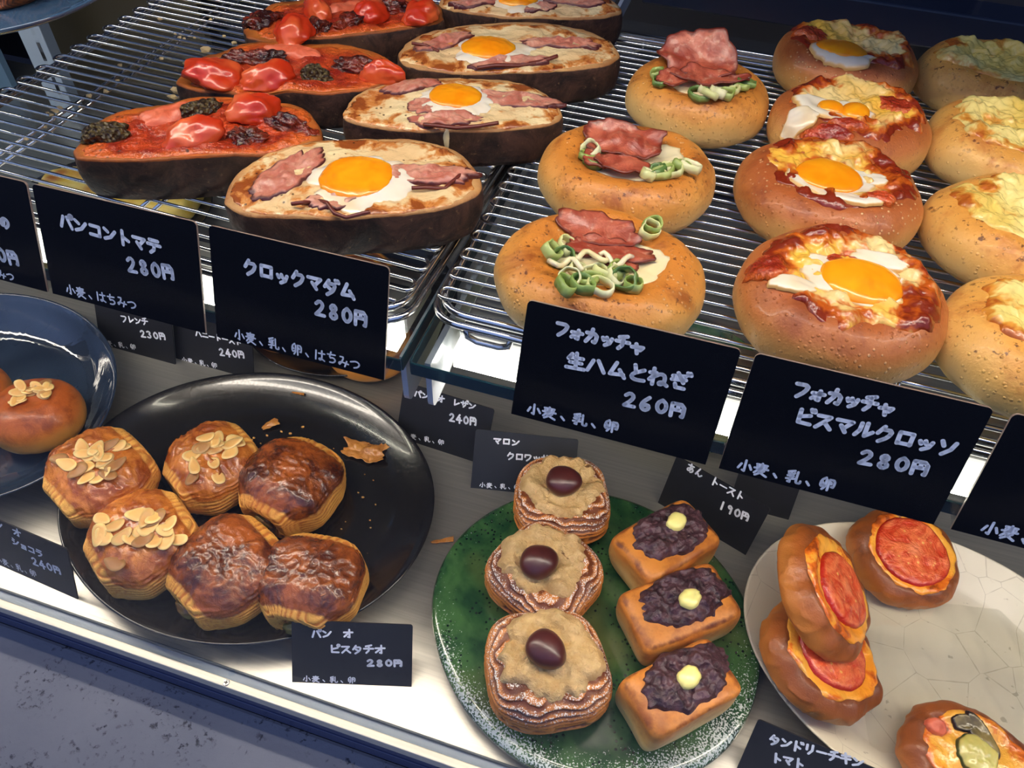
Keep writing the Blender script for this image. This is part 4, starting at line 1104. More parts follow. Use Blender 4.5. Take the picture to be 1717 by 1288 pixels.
LAMK = m_lam('chestnut_pastry_dough', (110, 54, 24), (156, 88, 40), (196, 124, 54), (134, 70, 30), gloss=0.35)
CUST = m_leek('custard', (206, 150, 78), (222, 176, 104))
PIST = m_leek('pistachio_paste', (104, 96, 36), (112, 78, 42))
def m_almond():
    M = Mat('almond_flake', 0.42, 0.4, sss=0.15); s = M.attr('s'); a = M.noise(60, 2)
    c = M.mix(M.step(M.mth('ADD', s, M.mth('MULTIPLY', a, 0.4)), 0.75, 1.15), lin((224, 168, 94)), lin((244, 204, 132)))
    oi = M.new('ShaderNodeObjectInfo'); c = M.mix(M.step(oi.outputs['Random'], 0.72, 0.9, 0, 0.75), c, lin((122, 66, 30)))
    M.col(c); return M.m
ALMOND = m_almond()
def flake(r, x, y, z, rx, ry, rot, tx, ty, seed):
    V = []; F = []; S = []; n = 20
    M = Matrix.Translation((x, y, z)) @ Matrix.Rotation(rot, 4, 'Z') @ Matrix.Rotation(tx, 4, 'X') @ Matrix.Rotation(ty, 4, 'Y')
    for sd in (1, -1):
        V.append(M @ Vector((0, 0, 0.0005*sd+0.0003))); S.append(0)
        for s in (0.6, 1.0):
            for j in range(n):
                q = 2*math.pi*j/n; w = 1+0.12*nz((math.cos(q), math.sin(q), 0), 1.1, seed)
                px_ = rx*s*w*math.cos(q); py_ = ry*s*w*math.sin(q)*(1-0.25*math.cos(q))
                V.append(M @ Vector((px_, py_, (0.0005*sd if s < 1 else 0.0003*sd)+18*px_*px_))); S.append(s)
    for sd in (0, 1):
        o = sd*(1+2*n)
        for j in range(n):
            q = [(o, o+1+j, o+1+(j+1) % n), (o+1+j, o+1+n+j, o+1+n+(j+1) % n, o+1+(j+1) % n)]
            F += q if sd == 0 else [t[::-1] for t in q]
    a, b = 1+n, (1+2*n)+1+n
    for j in range(n): F.append((a+j, b+j, b+(j+1) % n, a+(j+1) % n))
    return mesh('almond_flake', V, F, ALMOND, r, True, {'s': S})

def pastry(c, rz, label, group, mat, seed, hx=0.040, hy=0.040, h=0.052, almonds=0, fill=True, z0=0.005):
    "rolled laminated pastry: roll axis along local y, open end facing -y"
    r = Root('pastry_roll', (c[0], c[1], z0), rz, label, 'pastry', group)
    zc = 0.44*h; EA, EB = 2.5, 4.2
    def tap(y): return 1-(0.36 if y < 0 else 0.22)*sstep(0.30, 1.0, abs(y))
    def fn(d):
        q = (abs(d.x)**EA+abs(d.z)**EA)**(1/EA)
        p = d*((q**EB+abs(d.y)**EB)**(-1/EB))
        x, yy = p.x*hx*tap(p.y), p.y*hy
        z = zc + (p.z*(h-zc)*tap(p.y) if p.z > 0 else p.z*zc*1.22)
        z = max(0.0, z)
        rho = min(1.0, (abs(p.x)**EA+abs(p.z)**EA)**(1/EA))
        # layers of the dough step back around the open ends, like the leaves of a roll
        s = abs(yy)+(1-rho)*hx*0.9
        wv = nz((x, yy, z), 36, seed); ang = math.atan2(z-zc*0.7, x)
        lay = 0.5+0.5*math.sin(s*2700+5.0*wv+0.7*ang+1.5*nz((x, yy, z), 120, seed))
        endf = sstep(0.56, 0.80, abs(p.y))
        cap = sstep(0.93, 0.72, rho)*sstep(0.85, 0.97, abs(p.y))
        k = 1-0.056*(1-lay)*endf*(1-cap); x *= k; z = zc*0.4+(z-zc*0.4)*k if z > 0.002 else z
        yy -= math.copysign(0.0011*(1-lay)*cap*1.6+0.004*cap*(1-rho), p.y)
        if y_open(p): yy += 0.012*math.exp(-((x/0.0115)**2+((z-zc*0.80)/0.0095)**2))*cap
        # flanks
        fl = sstep(0.60, 0.95, abs(p.x))*(1-sstep(0.35, 0.7, p.z))*(1-endf)
        lay2 = 0.5+0.5*math.sin(z*1900+5*wv+2*nz((x, yy, z), 90, seed))
        x -= math.copysign(0.0011*(1-lay2)*fl, p.x)
        # crackled glazed skin on top
        tp = sstep(0.05, 0.55, p.z)*(1-0.9*sstep(0.62, 0.86, abs(p.y)))
        c1 = 1-abs(nz((x*0.8, yy*1.2, 0), 120, seed))*2; c2 = 1-abs(nz((x*1.2, yy*0.8, 3), 210, seed))*2
        z += (0.0021*max(0, c1-0.4)+0.0010*max(0, c2-0.3))*tp + 0.0030*nz((x, yy, 0), 30, seed)*sstep(0.0, 0.5, p.z)
        x += 0.0022*wv*(1 if p.z > -0.5 else 0.3)
        layv = lay if endf > 0.3 else (lay2 if fl > 0.25 else 0.6)
        return Vector((x, yy, max(0.0, z))), tp, layv
    def y_open(p): return p.y < 0
    blob('pastry_body', mat, r, 6, fn, ('top', 'lay'))
    def hf(x, y):
        py_ = min(0.98, abs(y)/hy); px_ = min(0.98, abs(x)/(hx*tap(py_)))
        v = max(0.0, 1-px_**EA)
        return zc+(h-zc)*(v**(1/EA))*tap(py_)*(1-py_**EB)**(1/EB) + 0.0030*nz((x, y, 0), 30, seed)+0.0006
    r.hf = hf
    if fill and not almonds:
        def ff(d):
            k = 1+0.25*nz(d, 2.0, seed)
            return Vector((d.x*0.0100*k, -hy*0.905+d.y*0.0045*k, zc*0.80+d.z*0.0080*k))
        blob('pistachio_filling' if not almonds else 'custard_filling', PIST if not almonds else CUST, r, 4, ff)
    rnd = random.Random(int(seed*13))
    for i in range(almonds):
        x = rnd.gauss(0.005, hx*0.30); y = rnd.gauss(0.0, hy*0.30)
        x = max(-hx*.62, min(hx*.70, x)); y = max(-hy*.55, min(hy*.60, y))
        sl = (hf(x+0.003, y)-hf(x-0.003, y))/0.006; sy = (hf(x, y+0.003)-hf(x, y-0.003))/0.006
        flake(r, x, y, hf(x, y)+rnd.uniform(.0006, .0022), rnd.uniform(.0070, .0098), rnd.uniform(.0044, .0060), rnd.uniform(0, 6.28), rnd.uniform(-.16, .16), rnd.uniform(-.16, .16), seed+i)
    return r
GPA = 'pastries on the black plate'
pastry((-0.435, 0.258), R(-24), 'almond pastry at the left rim of the black plate', GPA, LAML, 1.1, 0.044, 0.043, 0.050, 19, True, 0.012)
pastry((-0.355, 0.302), R(-30), 'almond pastry at the back of the group on the black plate, between two others', GPA, LAML, 3.7, 0.042, 0.041, 0.048, 15)
pastry((-0.280, 0.306), R(-10), 'dark glazed plain pastry at the back right of the group on the black plate', GPA, LAMD, 5.9, 0.044, 0.044, 0.052)
pastry((-0.363, 0.2155), R(-32), 'almond pastry nearest the front on the black plate', GPA, LAML, 8.3, 0.044, 0.043, 0.050, 19, True, 0.010)
pastry((-0.2865, 0.2155), R(-24), 'darkest plain pastry in the middle of the front row on the black plate', GPA, LAMD, 10.5, 0.043, 0.045, 0.049, 0, True, 0.010)
pastry((-0.219, 0.2265), R(6), 'plain pistachio pastry directly behind the price card パン オ ピスタチオ', GPA, LAMD, 13.9, 0.042, 0.040, 0.049, 0, True, 0.009)

# brioche buns on the navy plate
def brioche(c, rz, label, seed, alm, z0=0.010):
    r = bun('brioche_bun', (c[0], c[1], z0), rz, 0.0415, 0.0385, 0.047, BUNR, label, 'bun', 'brioche buns on the navy plate', (0.1, 0.5, 0.004), seed, 6, wob=0.03)
    rnd = random.Random(int(seed*17))
    for i in range(alm):
        q = rnd.uniform(0, 6.28); s = 0.016*math.sqrt(rnd.random()); x, y = s*math.cos(q)+0.002, s*math.sin(q)+0.006
        flake(r, x, y, r.hf(x, y)+rnd.uniform(.0006, .0026), rnd.uniform(.006, .0085), rnd.uniform(.0038, .005), rnd.uniform(0, 6.28), rnd.uniform(-.35, .35), rnd.uniform(-.3, .3), seed+i)
    return r
brioche((-0.5360, 0.2990), 0.3, 'round brioche bun topped with almond flakes at the right side of the navy plate', 2.9, 15)
brioche((-0.6120, 0.2930), 1.0, 'round brioche bun on the navy plate cut by the left picture edge', 7.3, 12)
# ------------------------------------------------------------------ chestnut pastries
def m_chestcream():
    M = Mat('chestnut_cream', 0.6, 0.3, sss=0.1); a = M.noise(70, 4, 0.65); b = M.noise(300, 3, 0.7); cv_ = M.noise(28, 4, 0.6, 1.5)
    c = M.mix(M.step(a, 0.3, 0.7), lin((188, 150, 94)), lin((214, 180, 126)))
    c = M.mix(M.step(cv_, 0.66, 0.71), c, lin((104, 70, 36)))
    M.col(c); M.bump(M.mth('ADD', a, M.mth('MULTIPLY', b, 0.8)), 0.9, 0.003); return M.m
CHCREAM = m_chestcream()
def m_chestnut():
    M = Mat('candied_chestnut', 0.32, 0.5, coat=0.15); t = M.new('ShaderNodeTexCoord'); a = M.noise(60, 3, 0.5, 1.0)
    M.col(M.mix(a, lin((52, 18, 18)), lin((88, 36, 32)))); M.bump(M.noise(110, 3), 0.15, 0.001); return M.m
CHESTNUT = m_chestnut()
def m_sugarlam():
    M = Mat('sugared_pastry_dough', 0.4, 0.45, **SSB)
    ly = M.attr('lay'); tp = M.attr('top'); f = M.noise(150, 4, 0.7, 0.8); a = M.noise(40, 3)
    c = M.mix(M.step(M.mth('ADD', ly, M.mth('MULTIPLY', M.mth('SUBTRACT', f, 0.5), 1.0)), 0.2, 0.8), lin((112, 54, 20)), lin((204, 126, 52)))
    c = M.mix(M.mth('MULTIPLY', M.step(a, 0.45, 0.65), M.step(tp, 0.3, 0.9)), c, lin((96, 44, 20)))
    s = M.noise(900, 2); g = M.noise(60, 3)
    su = M.mth('MULTIPLY', M.step(M.mth('ADD', s, M.mth('MULTIPLY', M.mth('MULTIPLY', tp, ly), 0.24)), 0.69, 0.80), M.step(M.mth('ADD', g, M.mth('MULTIPLY', tp, 0.4)), 0.55, 0.8))
    M.col(M.mix(M.mth('MULTIPLY', su, 0.9), c, lin((236, 232, 224)))); M.bump(M.mth('ADD', f, ly), 0.5, 0.0014); return M.m
SUGLAM = m_sugarlam()
def chestnut_pastry(c, rz, label, nutpx, seed, a=0.0435, b=0.0420, h=0.044, z0=0.017, nrot=0.3):
    r = Root('chestnut_pastry', (c[0], c[1], z0), rz, label, 'pastry', 'chestnut pastries on the green platter')
    zc = 0.36*h
    def corner(q): return 1+0.075*math.cos(4*q+0.5+seed)*0.8+0.05*nz((math.cos(q)*1.5, math.sin(q)*1.5, 0), 1, seed)
    def fn(d):
        rho = max(1e-6, math.hypot(d.x, d.y)); q = math.atan2(d.y, d.x); rp = rho**0.55; w = corner(q)
        if d.z < 0: w *= 1-0.16*sstep(0.1, 0.9, -d.z)
        X, Y = a*w*d.x/rho*rp, b*w*d.y/rho*rp
        Z = zc+(h-zc)*max(0, d.z)**0.55 if d.z >= 0 else zc*(1-min(1, 1.1*(-d.z)**0.8))
        lay = 0.5+0.5*math.sin(Z*1450+7*nz((math.cos(q)*2, math.sin(q)*2, Z*25), 1, seed)+4*math.sin(q*2+seed)+2*nz((math.cos(q)*6, math.sin(q)*6, Z*60), 1, seed))
        k = 1+0.060*(lay-0.5)*sstep(0.0, 0.25, Z/h)*(1-sstep(0.85, 1.0, d.z)); X *= k; Y *= k
        Z += -0.006*(1-sstep(0.35, 0.8, rp))*(1 if d.z > 0 else 0) + 0.0022*nz((X, Y, 0), 50, seed)*(1 if d.z > 0 else 0)
        return Vector((X, Y, max(0, Z))), lay, sstep(-0.05, 0.55, d.z)
    blob('pastry_body', SUGLAM, r, 6, fn, ('lay', 'top'))
    def hf(x, y):
        t = min(0.999, math.hypot(x/a, y/b)); rho = t**(1/0.55); z = math.sqrt(max(0, 1-rho*rho))
        return zc+(h-zc)*z**0.55-0.006*(1-sstep(0.35, 0.8, t))+0.0022*nz((x, y, 0), 50, seed)
    r.hf = hf; r.zt = z0+h
    patch('chestnut_cream', CHCREAM, r, hf, -0.001, 0.005, a*0.80, b*0.76, 0, 0.26, 2.1, 0.0060, 0.001, 0.0040, 80, nr=40, nt_=140, seed=seed, edge=9)
    p = r.at(nutpx[0], nutpx[1], z0+h+0.010)
    def nf(d):
        k = 1+0.06*nz(d, 1.2, seed); x, y, z = d.x*0.0152*k, d.y*0.0134*k*(1-0.14*d.x), d.z*0.0110*k
        c_, s_ = math.cos(nrot), math.sin(nrot)
        return Vector((p.x+x*c_-y*s_, p.y+x*s_+y*c_, hf(p.x, p.y)+0.0125+z))
    blob('chestnut', CHESTNUT, r, 4, nf)
    # peaked fleck of cream at the back edge
    return r
chestnut_pastry((-0.051, 0.359), R(8), 'chestnut cream pastry at the back of the green platter, against the price card マロン', (946, 803), 1.9, 0.042, 0.040, nrot=0.2)
chestnut_pastry((-0.046, 0.287), R(4), 'chestnut cream pastry in the middle of its row on the green platter', (905, 937), 4.6, 0.044, 0.041, nrot=0.7)
chestnut_pastry((-0.024, 0.216), R(2), 'chestnut cream pastry at the front of the green platter', (917, 1087), 7.2, 0.046, 0.043, nrot=-0.5)

# ------------------------------------------------------------------ red bean toasts
def m_anbread():
    M = Mat('milk_loaf', 0.42, 0.4, **SSB); up = M.attr('up'); a = M.noise(24, 3); f = M.noise(90, 4, 0.6)
    t = M.mth('ADD', up, M.mth('MULTIPLY', M.mth('SUBTRACT', a, 0.5), 0.8))
    c = M.mix(M.step(t, -0.3, 0.35), lin((238, 198, 122)), lin((220, 158, 80))); c = M.mix(M.step(t, 0.35, 0.75), c, lin((210, 132, 54)))
    c = M.mix(M.step(M.mth('ADD', M.attr('edge'), M.mth('MULTIPLY', M.mth('SUBTRACT', f, 0.5), 1.9)), 0.55, 1.25), c, lin((104, 46, 16)))
    c = M.mix(M.mth('MULTIPLY', M.step(M.noise(34, 5, 0.68), 0.44, 0.66), M.step(up, -0.4, 0.9, 0.25, 0.75)), c, lin((158, 86, 32)))
    M.col(c); M.bump(M.mth('ADD', f, a), 0.4, 0.0016); return M.m
ANBREAD = m_anbread()
def m_anko():
    M = Mat('red_bean_paste', 0.42, 0.45, coat=0.05); a = M.noise(80, 4, 0.65); v = M.voro(150, 'F1'); b = M.noise(260, 3)
    c = M.mix(M.step(a, 0.3, 0.7), lin((40, 20, 26)), lin((92, 60, 66))); c = M.mix(M.mth('MULTIPLY', M.step(v, 0.35, 0.15), 0.4), c, lin((112, 76, 78)))
    M.col(c); M.bump(M.mth('ADD', M.mth('ADD', a, v), M.mth('MULTIPLY', b, 0.4)), 0.9, 0.003); return M.m
ANKO = m_anko()
BUTTER = Mat('butter', 0.3, 0.5, coat=0.2, sss=0.3, sssr=(0.005, 0.004, 0.002)).col(lin((240, 228, 140))).m
GN = 'red bean toasts on the green platter'
def anko_toast(qd, label, but, seed, h=0.042, z0=0.017):
    "qd: measured left, front, right and back corners of the top face"
    Lc, Fc, Rc, Bc = [W(*p, z0+h) for p in qd]
    c = (Lc+Fc+Rc+Bc)/4; u = ((Rc-Fc)+(Bc-Lc))/2; v = ((Lc-Fc)+(Bc-Rc))/2
    hx, hy = u.length/2*1.08, v.length/2*1.14; ang = math.atan2(u.y, u.x)
    r = Root('bean_toast', (c.x, c.y, z0), ang, label, 'toast', GN)
    zc = h*0.5
    def fn(d):
        n = 8.0; k = (abs(d.x)**n+abs(d.y)**n+abs(d.z)**n)**(-1/n); p = d*k
        x, y = p.x*hx, p.y*hy; z = zc+p.z*zc
        x *= 1-0.05*sstep(0.0, -1.0, p.z); y *= 1-0.05*sstep(0.0, -1.0, p.z)
        w = nz((x, y, z), 34, seed); side = 1-sstep(0.6, 0.98, abs(p.z))
        x += 0.0022*w*side*math.copysign(1, p.x); y += 0.0022*nz((x, y, z), 30, seed+4)*side
        if p.z > 0: z += 0.0030*nz((x, y, 0), 40, seed)*sstep(0.5, 1, p.z)
        e = sstep(0.70, 0.92, abs(p.z))*sstep(0.70, 0.95, max(abs(p.x), abs(p.y))) if p.z > 0 else 0
        return Vector((x, y, max(0, z))), p.z, e
    blob('bread_block', ANBREAD, r, 6, fn, ('up', 'edge'))
    def hf(x, y): return h*(1-0.5*(1-(max(0.0, 1-min(0.99, abs(x)/hx)**8-min(0.99, abs(y)/hy)**8))**(1/8))) + 0.003*nz((x, y, 0), 40, seed)
    r.hf = hf; r.zt = z0+h
    patch('bean_paste', ANKO, r, hf, 0.006, 0.004, hx*0.88, hy*0.88, 0.0, 0.20, 2.3, 0.0042, 0.0010, 0.0040, 100, nr=36, nt_=120, seed=seed, edge=10)
    p = r.at(but[0], but[1], z0+h+0.008)
    patch('butter_dab', BUTTER, r, lambda x, y: hf(p.x, p.y)+0.0070, p.x, p.y, 0.0092, 0.0072, 0.2, 0.16, 1.4, 0.0016, 0.0020, 0, nr=8, nt_=28, seed=seed+3, edge=8, sink=0.003)
    return r
anko_toast([(1026, 905), (1095, 968), (1222, 893), (1135, 842)], 'red bean toast at the back of the green platter, against the price card あん トースト', (1135, 872), 2.2)
anko_toast([(1034, 1000), (1098, 1082), (1258, 1015), (1178, 952)], 'red bean toast in the middle of its row on the green platter', (1158, 1003), 5.1)
anko_toast([(1036, 1150), (1108, 1228), (1262, 1142), (1172, 1080)], 'red bean toast at the front of the green platter', (1156, 1133), 8.7)

# ------------------------------------------------------------------ tomato buns and zucchini bun on the cream plate
def m_slice():
    M = Mat('tomato_slice', 0.24, 0.5, coat=0.2, sss=0.1, sssr=(0.006, 0.0015, 0.0008)); s = M.attr('s'); a = M.noise(48, 5, 0.65, 1.8); v = M.voro(170); b = M.noise(120, 3, 0.6, 1.0)
    c = M.mix(M.step(a, 0.32, 0.68), lin((196, 54, 22)), lin((234, 122, 70)))
    c = M.mix(M.mth('MULTIPLY', M.step(v, 0.26, 0.14), M.mth('MULTIPLY', M.step(s, 0.8, 0.5), M.step(a, 0.4, 0.55))), c, lin((238, 176, 92)))
    c = M.mix(M.mth('MULTIPLY', M.step(s, 0.30, 0.05), 0.6), c, lin((232, 138, 92)))
    c = M.mix(M.step(M.mth('ADD', s, M.mth('MULTIPLY', M.mth('SUBTRACT', b, 0.5), 0.1)), 0.90, 0.99), c, lin((176, 34, 16))); M.col(c); M.bump(M.mth('ADD', a, b), 0.7, 0.0022); return M.m
TSLICE = m_slice()
GT = 'tomato buns on the cream plate'
def tomato_bun(loc, rz, tilt, label, seed, a=0.045, b=0.043, h=0.037, tom=(0.0, 0.0, 0.029, 0.0275), group=GT):
    r = bun('tomato_bun', loc, rz, a, b, h, BUNT, label, 'bun', group, (0.48, 0.86, 0.0085), seed, 6, tilt, wob=0.07, crease=0.0028)
    patch('orange_cheese', CHEESEO, r, r.hf, 0, 0, a*0.80, b*0.80, 0, 0.12, 1.7, 0.0022, 0, 0.0016, 90, nr=24, nt_=90, seed=seed)
    if tom:
        zz = r.hf(0, 0)
        patch('tomato_slice', TSLICE, r, lambda x, y: 0.75*zz+0.25*r.hf(x, y)+0.0022, tom[0], tom[1], tom[2], tom[3], 0, 0.05, 1.3, 0.0030, 0.0, 0.0008, 110, nr=20, nt_=72, seed=seed+3, edge=14, sink=0.002)
    return r
def tl(ax, az): return Matrix.Rotation(R(ax), 4, 'X') @ Matrix.Rotation(R(az), 4, 'Y')
tomato_bun((0.2310, 0.404, 0.013), 0.4, tl(9, 3), 'tomato bun at the back of the cream plate, its whole tomato slice facing up', 2.6, tom=(0.0, 0.0, 0.0300, 0.0300))
tomato_bun((0.1620, 0.286, 0.0225), 0.2, tl(0, 20), 'tomato bun lying lowest at the left rim of the cream plate, half covered by another', 5.5, 0.048, 0.045)
tomato_bun((0.1455, 0.3225, 0.0600), 0.15, tl(4, 42), 'tomato bun leaning steeply on top of another at the left of the cream plate', 8.4, 0.050, 0.049, 0.037, (0.004, 0.0, 0.0290, 0.0280))
r = tomato_bun((0.275, 0.249, 0.012), -0.15, tl(4, 2), 'vegetable bun with zucchini and eggplant at the lower right corner', 11.2, 0.049, 0.040, 0.034, None, None)
def m_zuc():
    M = Mat('zucchini_slice', 0.28, 0.45, coat=0.2, sss=0.2); s = M.attr('s'); a = M.noise(60, 3)
    c = M.mix(a, lin((176, 164, 74)), lin((206, 192, 110))); M.col(M.mix(M.step(s, 0.90, 0.97), c, lin((44, 66, 26)))); M.bump(a, 0.4, 0.002); return M.m
ZUC = m_zuc()
def m_egp():
    M = Mat('eggplant_slice', 0.26, 0.5, coat=0.2); s = M.attr('s'); a = M.noise(60, 4)
    c = M.mix(M.step(a, 0.35, 0.65), lin((92, 78, 44)), lin((138, 118, 66))); M.col(M.mix(M.step(s, 0.72, 0.95), c, lin((30, 22, 26)))); M.bump(a, 0.5, 0.002); return M.m
EGP = m_egp()
for nm_, mt_, x, y, rx, ry, rot, lf in (('eggplant_slice', EGP, 1640, 1238, .0165, .0075, -.75, .0022), ('zucchini_slice', ZUC, 1632, 1268, .0145, .0130, .1, .0034), ('chicken_piece', PEEL, 1562, 1222, .008, .0055, .2, .002), ('eggplant_slice', EGP, 1608, 1216, .0085, .0060, .3, .0020)):
    p = r.at(x, y, 0.036)
    patch(nm_, mt_, r, (lambda lf_: (lambda x_, y_: r.hf(x_, y_)+lf_))(lf), p.x, p.y, rx, ry, rot, 0.12, 1.5, 0.0030, 0.0004, 0.0008, 110, nr=16, nt_=56, seed=x*0.1, edge=12)
# ------------------------------------------------------------------ things seen under and behind the glass shelf
def m_yellow():
    M = Mat('yellow_toast', 0.5, 0.4, sss=0.1); a = M.noise(30, 4, 0.6); b = M.noise(14, 2)
    c = M.mix(M.step(a, 0.35, 0.65), lin((226, 186, 70)), lin((240, 212, 120))); M.col(M.mix(M.step(b, 0.56, 0.7), c, lin((178, 104, 34)))); M.bump(a, 0.5, 0.003); return M.m
YEL = m_yellow()
def slab(nm, loc, rz, hx, hy, h, mat, label, cat, group, seed, part='toast_slice', tilt=None):
    r = Root(nm, loc, rz, label, cat, group, tilt)
    def fn(d):
        n = 4.2; k = (abs(d.x)**n+abs(d.y)**n+abs(d.z)**n)**(-1/n); p = d*k
        x, y, z = p.x*hx, p.y*hy, h*0.5+p.z*h*0.5
        w = 0.003*nz((x, y, z), 30, seed); return Vector((x+w, y+0.8*w, max(0, z+(0.003*nz((x, y, 0), 35, seed) if p.z > 0 else 0))))
    o = blob(part, mat, r, 5, fn); return r
GY = 'yellow toast slices under the left rack'
slab('honey_toast', (-0.735, 0.610, 0.006), 0.3, 0.048, 0.042, 0.035, YEL, 'thick yellow toast slice under the left rack, at its left end', 'toast', GY, 1.0)
slab('honey_toast', (-0.640, 0.640, 0.006), 0.2, 0.048, 0.042, 0.035, YEL, 'thick yellow toast slice under the left rack, below the nearest tomato toast', 'toast', GY, 2.0)
slab('honey_toast', (-0.648, 0.545, 0.006), 0.25, 0.046, 0.040, 0.033, YEL, 'thick yellow toast slice under the left rack, behind the card フレンチ', 'toast', GY, 3.0)
def m_spiral():
    M = Mat('spiral_dough', 0.35, 0.45, coat=0.2, **SSB); a = M.noise(30, 3); ly = M.attr('lay')
    c = M.mix(M.step(ly, 0.3, 0.7), lin((120, 60, 22)), lin((206, 138, 62))); M.col(M.mix(M.mth('MULTIPLY', a, 0.4), c, lin((96, 40, 16)))); M.bump(ly, 0.3, 0.002); return M.m
SPIRAL = m_spiral()
def spiral_bun(c, label, seed, z0=0.005):
    r = Root('spiral_bun', (c[0], c[1], z0), seed, label, 'bun', 'spiral buns under the glass shelf')
    def fn(d):
        rho = max(1e-6, math.hypot(d.x, d.y)); rp = rho**0.6; q = math.atan2(d.y, d.x)
        ly = 0.5+0.5*math.sin(rp*24-q); X, Y = 0.046*d.x/rho*rp, 0.046*d.y/rho*rp
        Z = 0.012+(0.020*d.z**0.6+0.003*ly*d.z if d.z > 0 else 0.012*max(-1, d.z*1.3)); return Vector((X, Y, max(0, Z))), ly
    blob('spiral_dough', SPIRAL, r, 5, fn, ('lay',)); return r
spiral_bun((-0.290, 0.492), 'brown spiral bun behind the price card パン オ レザン, beside the shelf arms', 1.0)
spiral_bun((-0.345, 0.580), 'brown spiral bun in the middle of its plate under the shelf joint', 2.0)
spiral_bun((-0.392, 0.500), 'brown spiral bun at the left of its plate, hidden largely by the large cards', 3.0)
slab('matcha_cake', (0.030, 0.548, 0.006), 0.4, 0.036, 0.026, 0.022, m_leek('matcha_crumb', (128, 134, 44), (160, 160, 70)), 'yellow-green cake piece on the small green plate under the shelf', 'cake', None, 4.0, 'cake_body')

# slotted wall uprights and a stand with a chocolate pastry at the far left
UPR = Mat('upright_paint', 0.4, 0.5, 0.2).col(lin((176, 190, 204))).m
def upright(x, y, label):
    r = Root('slotted_upright', (x, y, 0.0), 0.25, label, 'upright', 'slotted uprights')
    bevelled_box('channel', (-0.016, -0.012, 0), (0.016, 0.012, 0.62), UPR, r, 0.001)
    for k in range(12):
        bevelled_box('slot', (0.003, -0.0126, 0.035+k*0.048), (0.0075, -0.0119, 0.060+k*0.048), BLACK, r, 0.0)
p = W(62, 60, 0.36); d = ray(62, 60)
q = CAMPOS+d*(0.80/d.y); upright(q.x, 0.80, 'pale slotted upright behind the left end of the rack')
d = ray(100, 60); q = CAMPOS+d*(0.88/d.y)
o = bevelled_box('wall_panel_left', (q.x, 0.86, 0), (q.x+0.27, 0.87, 0.7), simple('olive_panel', (62, 54, 36), 0.4), None, 0.0, kind='structure'); o.name = 'trim_7'
d = ray(-60, 20); q = CAMPOS+d*(0.85/d.y)
o = bevelled_box('pale_panel', (q.x-0.16, 0.82, 0), (q.x+0.06, 0.83, 0.7), simple('pale_blue_panel', (120, 150, 172), 0.35), None, 0.0, kind='structure'); o.name = 'trim_8'
# glass plate with a chocolate pastry on the neighbouring shelf, only its edge in view
BLUEGLASS = Mat('blue_glass_plate', 0.05, 0.6, coat=0.5).col(lin((60, 84, 110))).m
pc = W(-36, -26, 0.40)
sd = revolve('glass_plate', coupe(0.086, 0.014, 0.004), BLUEGLASS, None, 72)
sd.location = (pc.x, pc.y, 0.392); tag(sd, 'blue glass plate at the upper left corner, under a chocolate pastry', 'plate')
o = bevelled_box('plate_shelf', (pc.x-0.30, pc.y-0.06, 0.3838), (pc.x+0.015, pc.y+0.06, 0.3918), SHELFGLASS, None, 0.0); tag(o, 'small clear shelf at the upper left carrying the blue glass plate', 'shelf')
CHOC = m_lam('chocolate_pastry', (52, 22, 12), (120, 58, 26), (132, 70, 30), (70, 32, 14))
rr_ = pastry((pc.x+0.012, pc.y+0.002), 0.4, 'brown chocolate pastry on the blue glass plate in the upper left corner', None, CHOC, 21.0, 0.034, 0.030, 0.036, 0, False, 0.3965)
rr_.o.name = 'chocolate_pastry'

# dark counter things behind the right rack
bevelled_box('trim_9', (-0.10, 0.76, 0.29), (X1, 0.80, 0.322), simple('rear_rail', (26, 34, 52), 0.2), None, 0.002, kind='structure')
gb = bevelled_box('grey_container', (0.20, 0.84, 0.20), (0.52, 0.92, 0.395), DARKGREY, None, 0.006); tag(gb, 'dim grey container behind the rear egg focaccia', 'container')

# ------------------------------------------------------------------ crumbs and flakes
FLK = m_lam('flake_dough', (150, 84, 34), (206, 140, 66), (222, 164, 84), (180, 104, 44))
def skin(nm, loc, rz, rx, ry, amp, label, seed, kink=0.0):
    V = []; F = []; n = 26
    for j in range(n+1):
        for i in range(n+1):
            u, v = i/n*2-1, j/n*2-1
            x = u*rx*(1+0.25*nz((v, 0, 0), 2.2, seed)); y = v*ry*(1+0.4*nz((u, 0, 0), 2.4, seed+3))*(0.55+0.45*(u*0.5+0.5))
            z = 0.0015+amp*(abs(nz((x, y, 0), 75, seed))+0.5*abs(nz((x, y, 0), 170, seed)))+kink*max(0, u)**2
            V.append((x, y, z))
    for j in range(n):
        for i in range(n):
            a = j*(n+1)+i; F.append((a, a+1, a+n+2, a+n+1))
    o = mesh(nm, V, F, FLK, None, True, {'top': [0.6]*len(V), 'lay': [0.5]*len(V)})
    md = o.modifiers.new('solid', 'SOLIDIFY'); md.thickness = 0.0005; md.offset = 1
    o.location = loc; o.rotation_euler[2] = rz; tag(o, label, 'pastry flake', None); return o
q = W(612, 757, 0.008); skin('pastry_flake', (q.x, q.y, 0.0055), 0.05, 0.021, 0.013, 0.006, 'large crinkled pastry flake lying on the black plate right of the pastries', 1.0, 0.004)
q = W(453, 712, 0.008); skin('pastry_flake', (q.x, q.y, 0.0055), 0.9, 0.0075, 0.005, 0.003, 'small pale pastry flake on the black plate behind the dark glazed pastry', 2.0)
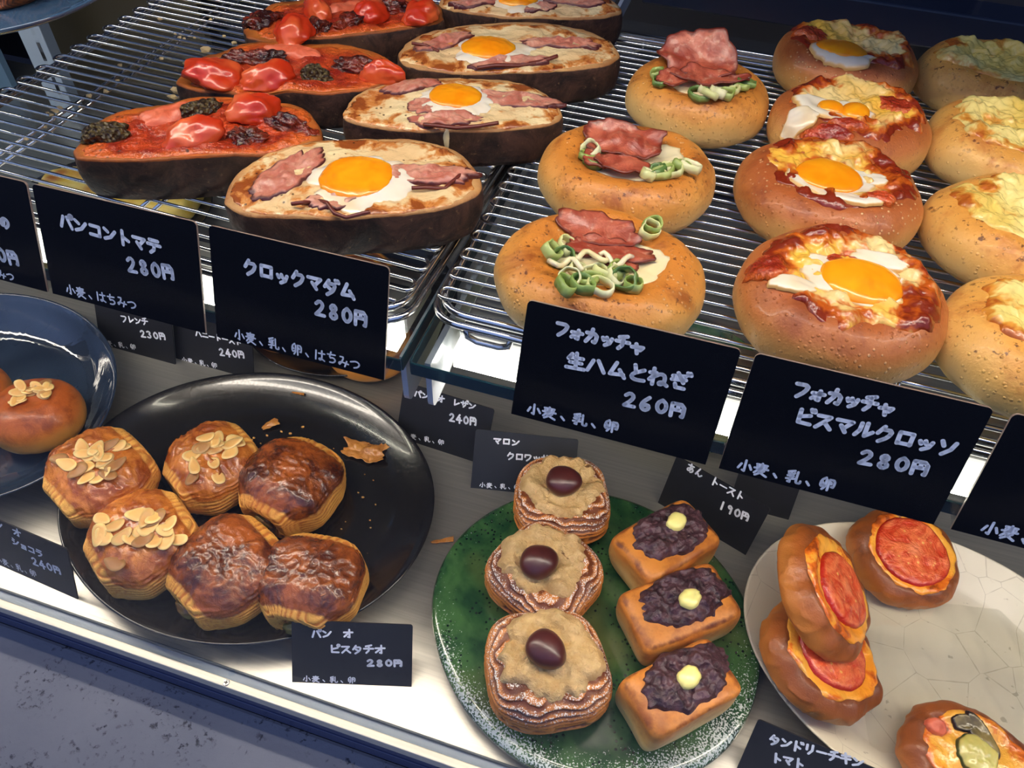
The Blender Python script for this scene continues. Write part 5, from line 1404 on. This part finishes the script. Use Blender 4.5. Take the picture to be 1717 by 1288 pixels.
q = W(500, 660, 0.016); skin('pastry_flake', (q.x, q.y, 0.0145), 0.1, 0.006, 0.0014, 0.001, 'thin orange splinter on the rear rim of the black plate', 4.0)
q = W(742, 908, 0.001); skin('pastry_flake', (q.x, q.y, 0.0002), 0.5, 0.0095, 0.0022, 0.001, 'thin orange flake on the steel deck between the black plate and the green platter', 3.0)
def crumbs(nm, pts, mat, label, seed, zf):
    V = []; F = []; rnd = random.Random(seed); D, Fi = ico(1)
    for (x, y, s) in pts:
        o = len(V); z = zf(x, y)
        for d in D:
            k = s*(0.7+0.6*rnd.random()); V.append((x+d.x*k*1.3, y+d.y*k, z+s*0.6+d.z*k*0.7))
        F += [tuple(i+o for i in f) for f in Fi]
    o = mesh(nm, V, F, mat, None, False, {'top': [0.3]*len(V), 'lay': [0.6]*len(V)}); tag(o, label, 'crumbs', None, 'stuff'); return o
rnd = random.Random(5); pts = []
for k in range(90):
    a = rnd.uniform(0, 6.28); s = 0.095*math.sqrt(rnd.random()); pts.append((-0.309+s*math.cos(a)+0.02, 0.291+s*math.sin(a), rnd.choice((.0005, .0006, .0008, .0013))))
crumbs('plate_crumbs', pts, FLK, 'loose pastry crumbs scattered over the black plate', 3, lambda x, y: 0.0052)
pts = []
for (x, y, s) in ((268, 30, .0017), (352, 30, .0012), (375, 58, .0013), (345, 82, .0034), (325, 60, .0012), (308, 62, .0012), (293, 54, .0010), (300, 60, .0015), (393, 70, .0022), (296, 152, .0034), (288, 162, .0030), (328, 100, .0018), (310, 104, .0016),
                  (100, 178, .0016), (92, 184, .0022), (85, 190, .0016), (78, 186, .0012), (148, 158, .0018), (176, 150, .0016), (200, 107, .0016), (196, 132, .0012), (42, 230, .0012), (75, 210, .0012), (133, 176, .0012), (270, 95, .0012)):
    q = W(x, y, ZR+0.001); pts.append((q.x, q.y, s))
CRUMB = simple('cheese_crumb', (226, 196, 140), 0.5)
crumbs('rack_crumbs', pts, CRUMB, 'pale cheese crumbs caught on the left wire rack', 4, lambda x, y: ZR-0.001)
